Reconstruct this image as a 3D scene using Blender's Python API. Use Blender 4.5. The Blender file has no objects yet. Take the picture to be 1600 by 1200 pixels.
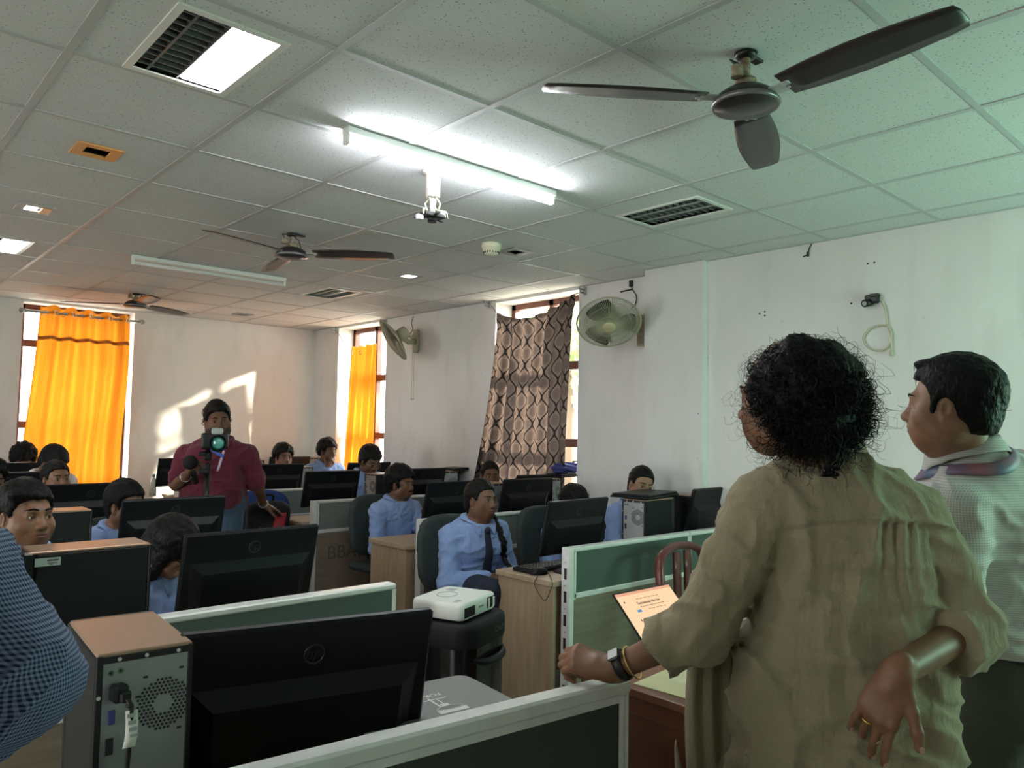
import bpy, math, random
import numpy as np
from mathutils import Matrix, Vector

# ------------------------------------------------------------------ camera, world, sun, exposure
SC = bpy.context.scene
COL = SC.collection
FPX = 1197.15                       # focal length in pixels of the 1600x1200 frame
EYE = np.array([0.0, 0.0, 1.52])
YAW, PITCH, ROLL = math.radians(42.355), math.radians(3.2536), math.radians(1.0647)
CEIL = 2.6777
_f = np.array([math.sin(YAW)*math.cos(PITCH), math.cos(YAW)*math.cos(PITCH), math.sin(PITCH)])
_r0 = np.array([math.cos(YAW), -math.sin(YAW), 0.0]); _u0 = np.cross(_r0, _f)
CR = math.cos(ROLL)*_r0 + math.sin(ROLL)*_u0
CU = -math.sin(ROLL)*_r0 + math.cos(ROLL)*_u0
CF = _f
cam_d = bpy.data.cameras.new('camera'); cam = bpy.data.objects.new('camera', cam_d); COL.objects.link(cam)
cam_d.sensor_width = 36.0; cam_d.lens = FPX/1600*36; cam_d.clip_start = 0.02
cam.matrix_world = Matrix(((CR[0], CU[0], -CF[0], EYE[0]), (CR[1], CU[1], -CF[1], EYE[1]), (CR[2], CU[2], -CF[2], EYE[2]), (0, 0, 0, 1)))
SC.camera = cam
def ray(x, y): return CF + (x-800)/FPX*CR + (600-y)/FPX*CU
def at_z(x, y, z): d = ray(x, y); return EYE + d*((z-EYE[2])/d[2])
def at_x(x, y, X): d = ray(x, y); return EYE + d*(X/d[0])
def at_y(x, y, Y): d = ray(x, y); return EYE + d*(Y/d[1])
def at_d(x, y, D): return EYE + ray(x, y)*D

SC.view_settings.view_transform = 'Standard'; SC.view_settings.look = 'None'
SC.view_settings.gamma = 1.0; SC.view_settings.use_curve_mapping = False
SC.view_settings.exposure = 1.68
try:
    SC.cycles.use_denoising = True
    SC.cycles.max_bounces = 8; SC.cycles.diffuse_bounces = 5; SC.cycles.glossy_bounces = 3
    SC.cycles.transmission_bounces = 5; SC.cycles.transparent_max_bounces = 8
    SC.cycles.sample_clamp_indirect = 6.0; SC.cycles.caustics_reflective = False; SC.cycles.caustics_refractive = False
except Exception: pass

W = bpy.data.worlds.new('world'); SC.world = W; W.use_nodes = True
_bg = W.node_tree.nodes['Background']; _bg.inputs[0].default_value = (1.0, 0.99, 0.97, 1); _bg.inputs[1].default_value = 5.0

def add_light(name, kind, loc, rot=None, **kw):
    l = bpy.data.lights.new(name, kind); o = bpy.data.objects.new(name, l); COL.objects.link(o); o.location = loc
    if rot is not None: o.rotation_euler = rot
    for k, v in kw.items(): setattr(l, k, v)
    return o
def aim(o, d): o.rotation_euler = Vector(d).to_track_quat('-Z', 'Y').to_euler()
sun = add_light('sun', 'SUN', (9, 4, 6), energy=17.0, angle=0.03, color=(1.0, 0.86, 0.66)); aim(sun, (-0.76, 0.57, -0.355))
# sky seen through the window openings: portals only steer the sampling of the world
for nm, loc, d, sx, sy in [('portal_curtained', (4.86, 4.735, 1.75), (-1, 0, 0), 1.02, 1.9), ('portal_side', (4.86, 7.56, 1.75), (-1, 0, 0), 1.02, 1.9),
                           ('portal_far', (1.97, 8.94, 1.75), (0, -1, 0), 1.0, 1.9), ('portal_front', (-2.75, 1.6, 1.75), (1, 0, 0), 1.2, 1.8), ('portal_back', (-2.75, 5.2, 1.75), (1, 0, 0), 1.2, 1.8)]:
    p = add_light(nm, 'AREA', loc, shape='RECTANGLE', size=sx, size_y=sy); aim(p, d); p.data.cycles.is_portal = True

# ------------------------------------------------------------------ tagging
def tag(o, label=None, cat=None, group=None, kind=None):
    if label: o['label'] = label
    if cat: o['category'] = cat
    if group: o['group'] = group
    if kind: o['kind'] = kind
    return o
def thing(name, label, cat, loc=(0, 0, 0), rz=0.0, group=None):
    o = bpy.data.objects.new(name, None); COL.objects.link(o); o.empty_display_size = 0.1
    o.location = [float(v) for v in loc]; o.rotation_euler = (0, 0, rz)
    return tag(o, label, cat, group)
def kids(o): return [c for c in bpy.data.objects if c.parent == o]
def dup(root, loc, rz, label, group=None, parent=None):
    def rec(o, p):
        c = o.copy(); COL.objects.link(c)
        if p is not None: c.parent = p
        for k in kids(o): rec(k, c)
        return c
    c = rec(root, parent); c.location = [float(v) for v in loc]; c.rotation_euler = (0, 0, rz); c['label'] = label
    if group: c['group'] = group
    return c

# ------------------------------------------------------------------ materials
MATS = {}
def mat(name, col, rough=0.6, metal=0.0, spec=0.5, noise=None, bump=None, coat=0.0, sheen=0.0):
    """noise=(scale, amount, detail, second colour or None) varies the base colour; bump=(scale, strength, kind)"""
    if name in MATS: return MATS[name]
    m = bpy.data.materials.new(name); m.use_nodes = True; nt = m.node_tree; b = nt.nodes['Principled BSDF']
    b.inputs['Base Color'].default_value = (*col, 1); b.inputs['Roughness'].default_value = rough; b.inputs['Metallic'].default_value = metal
    b.inputs['Specular IOR Level'].default_value = spec; b.inputs['Coat Weight'].default_value = coat; b.inputs['Sheen Weight'].default_value = sheen
    tc = nt.nodes.new('ShaderNodeTexCoord')
    if noise:
        n = nt.nodes.new('ShaderNodeTexNoise'); n.inputs['Scale'].default_value = noise[0]; n.inputs['Detail'].default_value = noise[2] if len(noise) > 2 else 4
        nt.links.new(tc.outputs['Object'], n.inputs['Vector'])
        mx = nt.nodes.new('ShaderNodeMix'); mx.data_type = 'RGBA'
        c2 = noise[3] if len(noise) > 3 else tuple(v*(1-noise[1]) for v in col)
        mx.inputs[6].default_value = (*col, 1); mx.inputs[7].default_value = (*c2, 1)
        rp = nt.nodes.new('ShaderNodeMapRange'); rp.inputs[1].default_value = 0.35; rp.inputs[2].default_value = 0.7
        nt.links.new(n.outputs['Fac'], rp.inputs[0]); nt.links.new(rp.outputs[0], mx.inputs[0]); nt.links.new(mx.outputs[2], b.inputs['Base Color'])
    if bump:
        bn = nt.nodes.new('ShaderNodeBump'); bn.inputs['Strength'].default_value = bump[1]; bn.inputs['Distance'].default_value = 0.004
        if bump[2] == 'noise':
            t = nt.nodes.new('ShaderNodeTexNoise'); t.inputs['Scale'].default_value = bump[0]; t.inputs['Detail'].default_value = 5
        else:
            t = nt.nodes.new('ShaderNodeTexVoronoi'); t.inputs['Scale'].default_value = bump[0]
        nt.links.new(tc.outputs['Object'], t.inputs['Vector']); nt.links.new(t.outputs[0], bn.inputs['Height']); nt.links.new(bn.outputs[0], b.inputs['Normal'])
    MATS[name] = m; return m
def emit(name, col, s):
    if name in MATS: return MATS[name]
    m = bpy.data.materials.new(name); m.use_nodes = True; nt = m.node_tree; nt.nodes.clear()
    e = nt.nodes.new('ShaderNodeEmission'); e.inputs[0].default_value = (*col, 1); e.inputs[1].default_value = s
    o = nt.nodes.new('ShaderNodeOutputMaterial'); nt.links.new(e.outputs[0], o.inputs[0]); MATS[name] = m; return m
class NT:
    """small node-graph writer: math on sockets"""
    def __init__(s, name):
        s.m = bpy.data.materials.new(name); s.m.use_nodes = True; s.t = s.m.node_tree; s.b = s.t.nodes['Principled BSDF']; s.out = s.t.nodes['Material Output']; MATS[name] = s.m
    def n(s, typ, **kw):
        x = s.t.nodes.new('ShaderNode'+typ)
        for k, v in kw.items(): setattr(x, k, v)
        return x
    def l(s, a, b): s.t.links.new(a, b)
    def ma(s, op, a, b=None, c=None):
        x = s.n('Math', operation=op)
        for i, v in enumerate((a, b, c)):
            if v is None: continue
            if isinstance(v, (int, float)): x.inputs[i].default_value = v
            else: s.l(v, x.inputs[i])
        return x.outputs[0]
    def mix(s, fac, a, b):
        x = s.n('Mix', data_type='RGBA')
        for i, v in ((0, fac), (6, a), (7, b)):
            if isinstance(v, (int, float)): x.inputs[i].default_value = v
            elif isinstance(v, tuple): x.inputs[i].default_value = (*v, 1)
            else: s.l(v, x.inputs[i])
        return x.outputs[2]
    def xyz(s, which='Object'):
        tc = s.n('TexCoord'); sp = s.n('SeparateXYZ'); s.l(tc.outputs[which], sp.inputs[0]); return tc.outputs[which], sp.outputs[0], sp.outputs[1], sp.outputs[2]
    def noise(s, vec, scale, detail=4):
        x = s.n('TexNoise'); x.inputs['Scale'].default_value = scale; x.inputs['Detail'].default_value = detail; s.l(vec, x.inputs['Vector']); return x.outputs['Fac']
    def scale(s, vec, v):
        x = s.n('Mapping'); x.inputs['Scale'].default_value = v; s.l(vec, x.inputs['Vector']); return x.outputs[0]
    def rng(s, v, a, b, c=0.0, d=1.0):
        x = s.n('MapRange'); s.l(v, x.inputs[0])
        for i, q in zip((1, 2, 3, 4), (a, b, c, d)): x.inputs[i].default_value = q
        return x.outputs[0]
    def bump(s, h, strength, dist=0.003):
        x = s.n('Bump'); x.inputs['Strength'].default_value = strength; x.inputs['Distance'].default_value = dist; s.l(h, x.inputs['Height']); s.l(x.outputs[0], s.b.inputs['Normal'])

def wood(name, c1, c2, rough=0.45, axis=(1.2, 9, 9)):
    g = NT(name); v, *_ = g.xyz(); n = g.noise(g.scale(v, axis), 4.0, 6); n2 = g.noise(g.scale(v, tuple(a*6 for a in axis)), 5.0, 3)
    f = g.rng(n, .3, .72); f2 = g.ma('MULTIPLY', g.rng(n2, .35, .75), 0.35); g.l(g.mix(g.ma('ADD', g.ma('MULTIPLY', f, .75), f2), c1, c2), g.b.inputs['Base Color'])
    g.b.inputs['Roughness'].default_value = rough; return g.m
def fabric(name, c1, c2, scale=900, rough=0.9):
    g = NT(name); v, *_ = g.xyz(); n = g.noise(v, scale, 2); n2 = g.noise(v, 6, 3)
    g.l(g.mix(g.rng(n, .3, .7), c1, c2), g.b.inputs['Base Color']); g.b.inputs['Roughness'].default_value = rough; g.b.inputs['Specular IOR Level'].default_value = .2; return g.m
def wall_mat():
    g = NT('wall_paint'); v, x, y, z = g.xyz(); n = g.noise(v, 1.3, 6); n2 = g.noise(g.scale(v, (1, 1, .25)), 7, 5); n3 = g.noise(v, 22, 3)
    base = g.mix(g.rng(n, .35, .75), (.80, .795, .785), (.71, .70, .69)); sm = g.ma('MULTIPLY', g.rng(n2, .52, .8), .35)
    c = g.mix(sm, base, (.55, .54, .52)); spots = g.ma('MULTIPLY', g.rng(n3, .70, .78), .55); c = g.mix(spots, c, (.48, .46, .42))
    g.l(c, g.b.inputs['Base Color']); g.b.inputs['Roughness'].default_value = .55; g.b.inputs['Specular IOR Level'].default_value = .3; g.bump(g.noise(v, 30, 4), .15); return g.m
def tile_mat():
    g = NT('ceiling_tile'); v, *_ = g.xyz(); vo = g.n('TexVoronoi'); vo.inputs['Scale'].default_value = 75; g.l(v, vo.inputs['Vector'])
    n = g.noise(v, 60, 3); pit = g.ma('MULTIPLY', g.ma('LESS_THAN', vo.outputs['Distance'], .20), g.ma('GREATER_THAN', n, .47))
    vo2 = g.n('TexVoronoi'); vo2.inputs['Scale'].default_value = 190; g.l(v, vo2.inputs['Vector']); pit2 = g.ma('MULTIPLY', g.ma('LESS_THAN', vo2.outputs['Distance'], .22), g.ma('GREATER_THAN', g.noise(v, 90, 2), .5))
    c = g.mix(g.noise(v, 2.5, 4), (.715, .735, .74), (.66, .675, .68)); c = g.mix(g.ma('MULTIPLY', pit2, .45), c, (.42, .42, .41)); c = g.mix(g.ma('MULTIPLY', pit, .8), c, (.22, .22, .22))
    g.l(c, g.b.inputs['Base Color']); g.b.inputs['Roughness'].default_value = .9; g.bump(g.noise(v, 220, 3), .2); return g.m
def cloth_mat(name, base, trans, mixf, pattern=None, rough=.9):
    """a curtain: part diffuse, part light passing through the cloth"""
    g = NT(name); tr = g.n('BsdfTranslucent'); df = g.n('BsdfDiffuse'); ms = g.n('MixShader'); ms.inputs[0].default_value = mixf
    g.l(df.outputs[0], ms.inputs[1]); g.l(tr.outputs[0], ms.inputs[2]); g.l(ms.outputs[0], g.out.inputs[0])
    v, x, y, z = g.xyz('UV')
    if pattern:
        a = g.ma('MULTIPLY', x, 9.0); b = g.ma('MULTIPLY', y, 8.5); w = g.ma('MULTIPLY', g.ma('COSINE', g.ma('MULTIPLY', b, 2*math.pi)), .25)
        fr = lambda q, o: g.ma('SUBTRACT', g.ma('FRACT', g.ma('ADD', q, o+.5)), .5)
        l1 = g.ma('ABSOLUTE', fr(g.ma('SUBTRACT', a, w), 0)); l2 = g.ma('ABSOLUTE', fr(g.ma('ADD', a, w), -.5)); line = g.ma('LESS_THAN', g.ma('MINIMUM', l1, l2), .058)
        def motif(oa, ob):
            da = g.ma('MULTIPLY', fr(a, oa), 2.4); db = g.ma('MULTIPLY', fr(b, ob), 3.2); return g.ma('SQRT', g.ma('ADD', g.ma('MULTIPLY', da, da), g.ma('MULTIPLY', db, db)))
        r = g.ma('MINIMUM', motif(.25, 0), motif(-.25, .5)); rings = g.ma('MULTIPLY', g.ma('GREATER_THAN', g.ma('SINE', g.ma('MULTIPLY', r, 34.0)), .1), g.ma('LESS_THAN', r, .62))
        tn = g.noise(g.scale(v, (300, 60, 1)), 3, 2)
        f = g.ma('MAXIMUM', line, g.ma('MULTIPLY', rings, .55)); f = g.ma('MINIMUM', g.ma('ADD', f, g.ma('MULTIPLY', g.rng(tn, .4, .7), .35)), 1.0)
        g.l(g.mix(f, base[0], base[1]), df.inputs[0]); g.l(g.mix(f, trans[0], trans[1]), tr.inputs[0])
    else:
        n = g.noise(g.scale(v, (60, 3, 1)), 2, 3); g.l(g.mix(g.rng(n, .3, .7), base[0], base[1]), df.inputs[0]); g.l(g.mix(g.rng(n, .3, .7), trans[0], trans[1]), tr.inputs[0])
    return g.m
def glass_mat():
    g = NT('window_glass'); t = g.n('BsdfTransparent'); gl = g.n('BsdfGlossy'); gl.inputs['Roughness'].default_value = .02; ms = g.n('MixShader'); ms.inputs[0].default_value = .06
    t.inputs[0].default_value = (.96, .98, .97, 1); g.l(t.outputs[0], ms.inputs[1]); g.l(gl.outputs[0], ms.inputs[2]); g.l(ms.outputs[0], g.out.inputs[0]); return g.m
def check_mat(name, c0, c1, scale, rough=.85, kind='check', axis=None, rad=.2):
    """small woven checks or diamonds in object space"""
    g = NT(name); v, x, y, z = g.xyz('Object')
    if axis:
        x = g.ma('MULTIPLY', g.ma('ARCTAN2', g.ma('SUBTRACT', y, axis[1]), g.ma('SUBTRACT', x, axis[0])), rad); y = g.ma('MULTIPLY', x, 0.0)
    h = g.ma('SINE', g.ma('MULTIPLY', g.ma('ADD', x, y), scale)) if kind == 'check' else g.ma('SINE', g.ma('MULTIPLY', g.ma('ADD', g.ma('ADD', x, y), z), scale))
    w = g.ma('SINE', g.ma('MULTIPLY', z, scale)) if kind == 'check' else g.ma('SINE', g.ma('MULTIPLY', g.ma('SUBTRACT', g.ma('ADD', x, y), z), scale))
    if kind == 'check': f = g.ma('MULTIPLY', g.ma('ADD', g.rng(h, -.3, .3), g.rng(w, -.3, .3)), .5)
    else: f = g.ma('GREATER_THAN', g.ma('MULTIPLY', h, w), .35)
    g.l(g.mix(f, c0, c1), g.b.inputs['Base Color']); g.b.inputs['Roughness'].default_value = rough; g.b.inputs['Specular IOR Level'].default_value = .2; g.bump(g.noise(v, 45, 4), .25, .006); return g.m
def linen_mat(name, c0, c1):
    g = NT(name); v, x, y, z = g.xyz(); a = g.noise(g.scale(v, (40, 40, 500)), 3, 2); b = g.noise(g.scale(v, (500, 500, 30)), 2, 2); n = g.noise(v, 7, 4)
    f = g.ma('MULTIPLY', g.ma('ADD', g.rng(a, .3, .7), g.rng(b, .3, .7)), .35); f = g.ma('ADD', f, g.ma('MULTIPLY', n, .3)); g.l(g.mix(f, c0, c1), g.b.inputs['Base Color'])
    g.b.inputs['Roughness'].default_value = .85; g.b.inputs['Specular IOR Level'].default_value = .2; g.b.inputs['Sheen Weight'].default_value = .15
    g.bump(g.ma('ADD', g.ma('MULTIPLY', g.noise(g.scale(v, (18, 18, 5)), 1.2, 4), 1.0), g.ma('MULTIPLY', a, .08)), 1.0, .016); return g.m
def skin_mat(name, c0, c1):
    g = NT(name); v, *_ = g.xyz(); g.l(g.mix(g.rng(g.noise(v, 14, 4), .35, .7), c0, c1), g.b.inputs['Base Color']); g.b.inputs['Roughness'].default_value = .48
    g.b.inputs['Specular IOR Level'].default_value = .4; g.bump(g.noise(v, 260, 3), .12, .001); return g.m
def hair_mat(name, c=(.0028, .0025, .0026)):
    g = NT(name); v, *_ = g.xyz(); n = g.noise(g.scale(v, (1, 1, .5)), 130, 3); g.l(g.mix(n, c, tuple(q*2.6 for q in c)), g.b.inputs['Base Color']); g.b.inputs['Roughness'].default_value = .5
    g.b.inputs['Specular IOR Level'].default_value = .16; g.bump(n, .8, .006); return g.m

M = dict(
    wall=wall_mat(), tile=tile_mat(), grid=mat('ceiling_grid', (.50, .515, .52), .5), floor=mat('floor_tile', (.42, .38, .33), .35, noise=(3, .25)),
    rail=mat('aluminium_rail', (.84, .85, .84), .35, .12, noise=(20, .12)), rail_dark=mat('slot_dark', (.02, .02, .02), .7),
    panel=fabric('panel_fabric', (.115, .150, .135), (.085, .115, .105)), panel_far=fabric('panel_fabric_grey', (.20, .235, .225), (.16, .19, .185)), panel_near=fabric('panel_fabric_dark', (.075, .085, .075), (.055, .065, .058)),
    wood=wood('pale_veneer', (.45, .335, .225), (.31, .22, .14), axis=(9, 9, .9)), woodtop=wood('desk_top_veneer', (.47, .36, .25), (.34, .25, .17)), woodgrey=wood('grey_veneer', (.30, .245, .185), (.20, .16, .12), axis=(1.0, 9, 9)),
    red=wood('red_brown_wood', (.115, .035, .016), (.055, .016, .009), .35, axis=(9, 9, 1)), redtop=wood('brown_table_top', (.14, .05, .025), (.08, .028, .015), .35),
    black=mat('black_plastic', (.006, .0065, .0075), .4, noise=(8, .2)), blackm=mat('matt_black_plastic', (.007, .0075, .0085), .6, spec=.3), mon=mat('monitor_shell', (.0045, .005, .0068), .42, spec=.28, noise=(4, .15)), gloss=mat('glossy_black', (.008, .008, .009), .12),
    logo=mat('embossed_black', (.014, .015, .017), .3), copper=mat('tower_metal_top', (.42, .28, .20), .38, .35, noise=(5, .12)), steel=mat('bare_steel', (.34, .36, .36), .45, .35, noise=(12, .15)), steel_l=mat('pale_steel', (.50, .52, .52), .5, .2, noise=(14, .2)),
    silver=mat('silver', (.72, .73, .73), .28, .8), white=mat('white_plastic', (.80, .81, .78), .35), cream=mat('cream_plastic', (.72, .68, .52), .45), beigep=mat('aged_beige_plastic', (.40, .38, .27), .5), paper=mat('paper', (.78, .78, .70), .8), ypaper=mat('yellow_green_paper', (.62, .62, .36), .8, noise=(12, .1)),
    grey=mat('grey_plastic', (.23, .235, .235), .5), greyl=mat('light_grey_plastic', (.42, .43, .43), .5), dial=mat('port_blue', (.05, .06, .25), .4), green=mat('port_green', (.10, .22, .12), .4),
    chair=fabric('chair_fabric', (.058, .075, .072), (.042, .056, .054), 700), chairb=fabric('chair_blue_fabric', (.03, .06, .20), (.02, .045, .15), 700), maroon=mat('maroon_plastic', (.13, .028, .025), .3),
    fan=mat('fan_brown', (.030, .024, .024), .3, noise=(6, .3)), fanring=mat('fan_pewter', (.20, .19, .20), .3, .5), rust=mat('rusty_cream', (.42, .37, .27), .6, noise=(40, .5, 4, (.13, .07, .03))),
    frame=mat('window_wood', (.16, .055, .035), .5, noise=(9, .3)), glass=glass_mat(), bag=fabric('black_nylon', (.018, .018, .020), (.012, .012, .014), 500, .7), bagred=mat('red_nylon', (.42, .02, .04), .6), bagblue=fabric('blue_nylon', (.055, .06, .22), (.035, .04, .15), 500, .7), bagwhite=mat('white_print', (.7, .7, .7), .7),
    brass=mat('gold', (.75, .52, .18), .25, 1.0), cable=mat('cable_black', (.012, .012, .012), .5), cablew=mat('cable_pale', (.55, .50, .38), .6), orange=cloth_mat('orange_curtain', ((.55, .22, .03), (.48, .17, .02)), ((.62, .215, .016), (.52, .15, .010)), .6),
    blackcurtain=cloth_mat('patterned_curtain', ((.058, .053, .053), (.005, .005, .007)), ((.068, .050, .044), (.008, .007, .007)), .5, True),
    tube=emit('tube_glow', (.93, .96, 1.0), 26.0), lamp=emit('lamp_glow', (1, .98, .95), 13.0), lampd=mat('unlit_tube', (.72, .72, .70), .3), louvre=mat('louvre_mirror', (.30, .31, .31), .34, .7),
    screen=emit('laptop_glow', (1.0, .66, .40), .34), led=emit('led_purple', (.6, .35, .9), 1.2), pencil=mat('pencil_marks', (.13, .105, .08), .8), ink=mat('print_dark', (.10, .09, .08), .8), printw=mat('print_white', (.78, .78, .77), .7), printblue=emit('button_blue', (.10, .30, .55), .32),
    inkscreen=mat('screen_ink', (.05, .04, .04), .5), leaf=mat('leaf_green', (.34, .48, .17), .6, noise=(3, .4)), trunk=mat('bark', (.10, .07, .05), .9), soil=mat('ground_outside', (.35, .33, .28), .9), facade=mat('facade_outside', (.72, .70, .65), .8),
    lens=mat('lens_teal', (.10, .38, .32), .12, spec=.8, coat=.6), foam=mat('foam_black', (.010, .010, .012), .95, bump=(90, .7, 'noise')),
    skin_a=skin_mat('skin_mid', (.235, .115, .065), (.175, .082, .045)), skin_b=skin_mat('skin_deep', (.165, .076, .043), (.115, .051, .029)), skin_c=skin_mat('skin_light', (.31, .165, .105), (.245, .12, .072)),
    lip=mat('lip', (.20, .070, .055), .4), stubble=mat('stubble', (.055, .033, .024), .6), nail=mat('nail', (.45, .26, .20), .3), eye=mat('eye_white', (.62, .60, .56), .25), iris=mat('iris_dark', (.018, .010, .007), .15), hair=hair_mat('black_hair'), hairb=hair_mat('brown_black_hair', (.016, .012, .010)),
    uniform=linen_mat('uniform_blue', (.30, .42, .72), (.22, .33, .62)), whiteshirt=linen_mat('white_shirt', (.72, .72, .74), (.60, .60, .63)), navy=mat('navy_cloth', (.012, .018, .040), .8), kurta=linen_mat('beige_linen', (.39, .34, .225), (.29, .245, .155)), jeans=linen_mat('jeans_blue', (.07, .12, .19), (.05, .08, .14)),
    polo=linen_mat('maroon_polo', (.155, .022, .045), (.105, .014, .030)), diamond=check_mat('white_diamond_shirt', (.62, .62, .60), (.40, .39, .38), 520, kind='diamond', axis=(2.20, .62)), gingham=check_mat('blue_gingham', (.24, .28, .46), (.020, .026, .065), 1050), khaki=linen_mat('grey_green_trousers', (.085, .090, .068), (.062, .066, .050)), leather=mat('black_leather', (.012, .011, .010), .4), lanyard=mat('lanyard_blue', (.03, .13, .24), .5, noise=(9, .5, 2, (.42, .16, .20))), ribbonw=mat('lanyard_pale', (.62, .45, .62), .6), shoe=mat('shoe_dark', (.02, .017, .015), .4),
)

# ------------------------------------------------------------------ mesh builder
def Rz(a): c, s = math.cos(a), math.sin(a); return np.array([[c, -s, 0], [s, c, 0], [0, 0, 1.0]])
def Rx(a): c, s = math.cos(a), math.sin(a); return np.array([[1.0, 0, 0], [0, c, -s], [0, s, c]])
def Ry(a): c, s = math.cos(a), math.sin(a); return np.array([[c, 0, s], [0, 1.0, 0], [-s, 0, c]])
def unit(v): v = np.asarray(v, float); return v/(np.linalg.norm(v)+1e-12)
def frame_to(d, up=(0, 0, 1)):
    """columns: side, up-ish, d"""
    d = unit(d); up = np.asarray(up, float)
    if abs(d@unit(up)) > .98: up = np.array([1.0, 0, 0])
    s = unit(np.cross(up, d)); return np.stack([s, np.cross(d, s), d], 1)
class MB:
    def __init__(s): s.v = []; s.f = []; s.mi = []; s.sm = []; s.uv = None; s.n = 0; s.R = np.eye(3); s.t = np.zeros(3)
    def at(s, t=(0, 0, 0), R=None): s.t = np.asarray(t, float); s.R = np.eye(3) if R is None else R; return s
    def add(s, V, F, m=0, smooth=False):
        V = np.asarray(V, float)@s.R.T + s.t; s.v.append(V); b = s.n; s.n += len(V)
        for f in F: s.f.append(tuple(b+int(i) for i in f)); s.mi.append(m); s.sm.append(smooth)
        return s
    def box(s, c, size, bev=0.0, m=0, R=None):
        h = np.asarray(size, float)/2; c = np.asarray(c, float); b = min(bev, h.min()*.95)
        V = []; F = []
        if b <= 0:
            V = [(x, y, z) for x in (-1, 1) for y in (-1, 1) for z in (-1, 1)]; V = np.array(V)*h
            F = [(0, 1, 3, 2), (4, 6, 7, 5), (0, 4, 5, 1), (2, 3, 7, 6), (0, 2, 6, 4), (1, 5, 7, 3)]
        else:
            idx = {}
            for sx in (-1, 1):
                for sy in (-1, 1):
                    for sz in (-1, 1):
                        for a in range(3):
                            p = [sx*(h[0]-b), sy*(h[1]-b), sz*(h[2]-b)]; p[a] += (sx, sy, sz)[a]*b; idx[sx, sy, sz, a] = len(V); V.append(p)
            def face(q):
                P = np.array([V[i] for i in q]); nrm = np.cross(P[1]-P[0], P[2]-P[0]); F.append(tuple(q) if nrm@P.mean(0) > 0 else tuple(q[::-1]))
            for a in range(3):
                o = [k for k in range(3) if k != a]
                for sg in (-1, 1):
                    q = []
                    for s1, s2 in ((-1, -1), (1, -1), (1, 1), (-1, 1)):
                        k = [0, 0, 0]; k[a] = sg; k[o[0]] = s1; k[o[1]] = s2; q.append(idx[k[0], k[1], k[2], a])
                    face(q)
                for s1 in (-1, 1):
                    for s2 in (-1, 1):
                        def key(e, ax): k = [0, 0, 0]; k[a] = e; k[o[0]] = s1; k[o[1]] = s2; return idx[k[0], k[1], k[2], ax]
                        face([key(-1, o[0]), key(1, o[0]), key(1, o[1]), key(-1, o[1])])
            for sx in (-1, 1):
                for sy in (-1, 1):
                    for sz in (-1, 1): face([idx[sx, sy, sz, 0], idx[sx, sy, sz, 1], idx[sx, sy, sz, 2]])
            V = np.array(V)
        if R is not None: V = V@R.T
        return s.add(V+c, F, m)
    def bx(s, x0, x1, y0, y1, z0, z1, bev=0.0, m=0): return s.box(((x0+x1)/2, (y0+y1)/2, (z0+z1)/2), (abs(x1-x0), abs(y1-y0), abs(z1-z0)), bev, m)
    def tube(s, pts, r, n=8, m=0, caps=True, closed=False, flat=None):
        P = np.asarray(pts, float); k = len(P); rr = np.full(k, r) if np.isscalar(r) else np.asarray(r, float)
        T = np.gradient(P, axis=0) if not closed else np.roll(P, -1, 0)-np.roll(P, 1, 0); T /= np.linalg.norm(T, axis=1)[:, None]+1e-12
        up = np.array([0, 0, 1.0]) if abs(T[0, 2]) < .9 else np.array([1.0, 0, 0]); a = unit(np.cross(T[0], up)); V = []
        for i in range(k):
            a = unit(a - T[i]*(a@T[i])); b = np.cross(T[i], a)
            for j in range(n):
                t = 2*math.pi*j/n; V.append(P[i]+rr[i]*(math.cos(t)*a*(flat[0] if flat else 1)+math.sin(t)*b*(flat[1] if flat else 1)))
        F = []
        for i in range(k if closed else k-1):
            i2 = (i+1) % k
            for j in range(n): F.append((i*n+j, i*n+(j+1) % n, i2*n+(j+1) % n, i2*n+j))
        s.add(V, F, m, True)
        if caps and not closed: s.f.append(tuple(range(s.n-k*n+n-1, s.n-k*n-1, -1))); s.f.append(tuple(range(s.n-n, s.n))); s.mi += [m, m]; s.sm += [False, False]
        return s
    def cyl(s, a, b, r, n=16, m=0, r2=None): return s.tube([a, b], [r, r if r2 is None else r2], n, m)
    def lathe(s, prof, n=32, m=0, c=(0, 0, 0), R=None, smooth=True, ms=None):
        V = []
        for r, z in prof:
            for j in range(n): t = 2*math.pi*j/n; V.append((r*math.cos(t), r*math.sin(t), z))
        V = np.array(V); V = V if R is None else V@R.T; k = len(prof); V = V+np.asarray(c, float)
        for i in range(k-1):
            pass
        F = [(i*n+j, i*n+(j+1) % n, (i+1)*n+(j+1) % n, (i+1)*n+j) for i in range(k-1) for j in range(n)]
        b = s.n; s.add(V, F, m, smooth)
        if prof[0][0] > 1e-6: s.f.append(tuple(b+j for j in range(n-1, -1, -1))); s.mi.append(m); s.sm.append(False)
        if prof[-1][0] > 1e-6: s.f.append(tuple(b+(k-1)*n+j for j in range(n))); s.mi.append(m); s.sm.append(False)
        return s
    def prism(s, poly, d0, d1, m=0, R=None, c=(0, 0, 0)):
        """closed 2D outline in local x,z extruded along local y from d0 to d1"""
        k = len(poly); V = np.array([(x, d0, z) for x, z in poly]+[(x, d1, z) for x, z in poly], float)
        A = sum(poly[i][0]*poly[(i+1) % k][1]-poly[(i+1) % k][0]*poly[i][1] for i in range(k))
        F = [tuple(range(k)), tuple(range(2*k-1, k-1, -1))]+[((i+1) % k, i, i+k, (i+1) % k+k) for i in range(k)]
        if A < 0: F = [f[::-1] for f in F]
        V = V if R is None else V@R.T
        return s.add(V+np.asarray(c, float), F, m)
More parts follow.
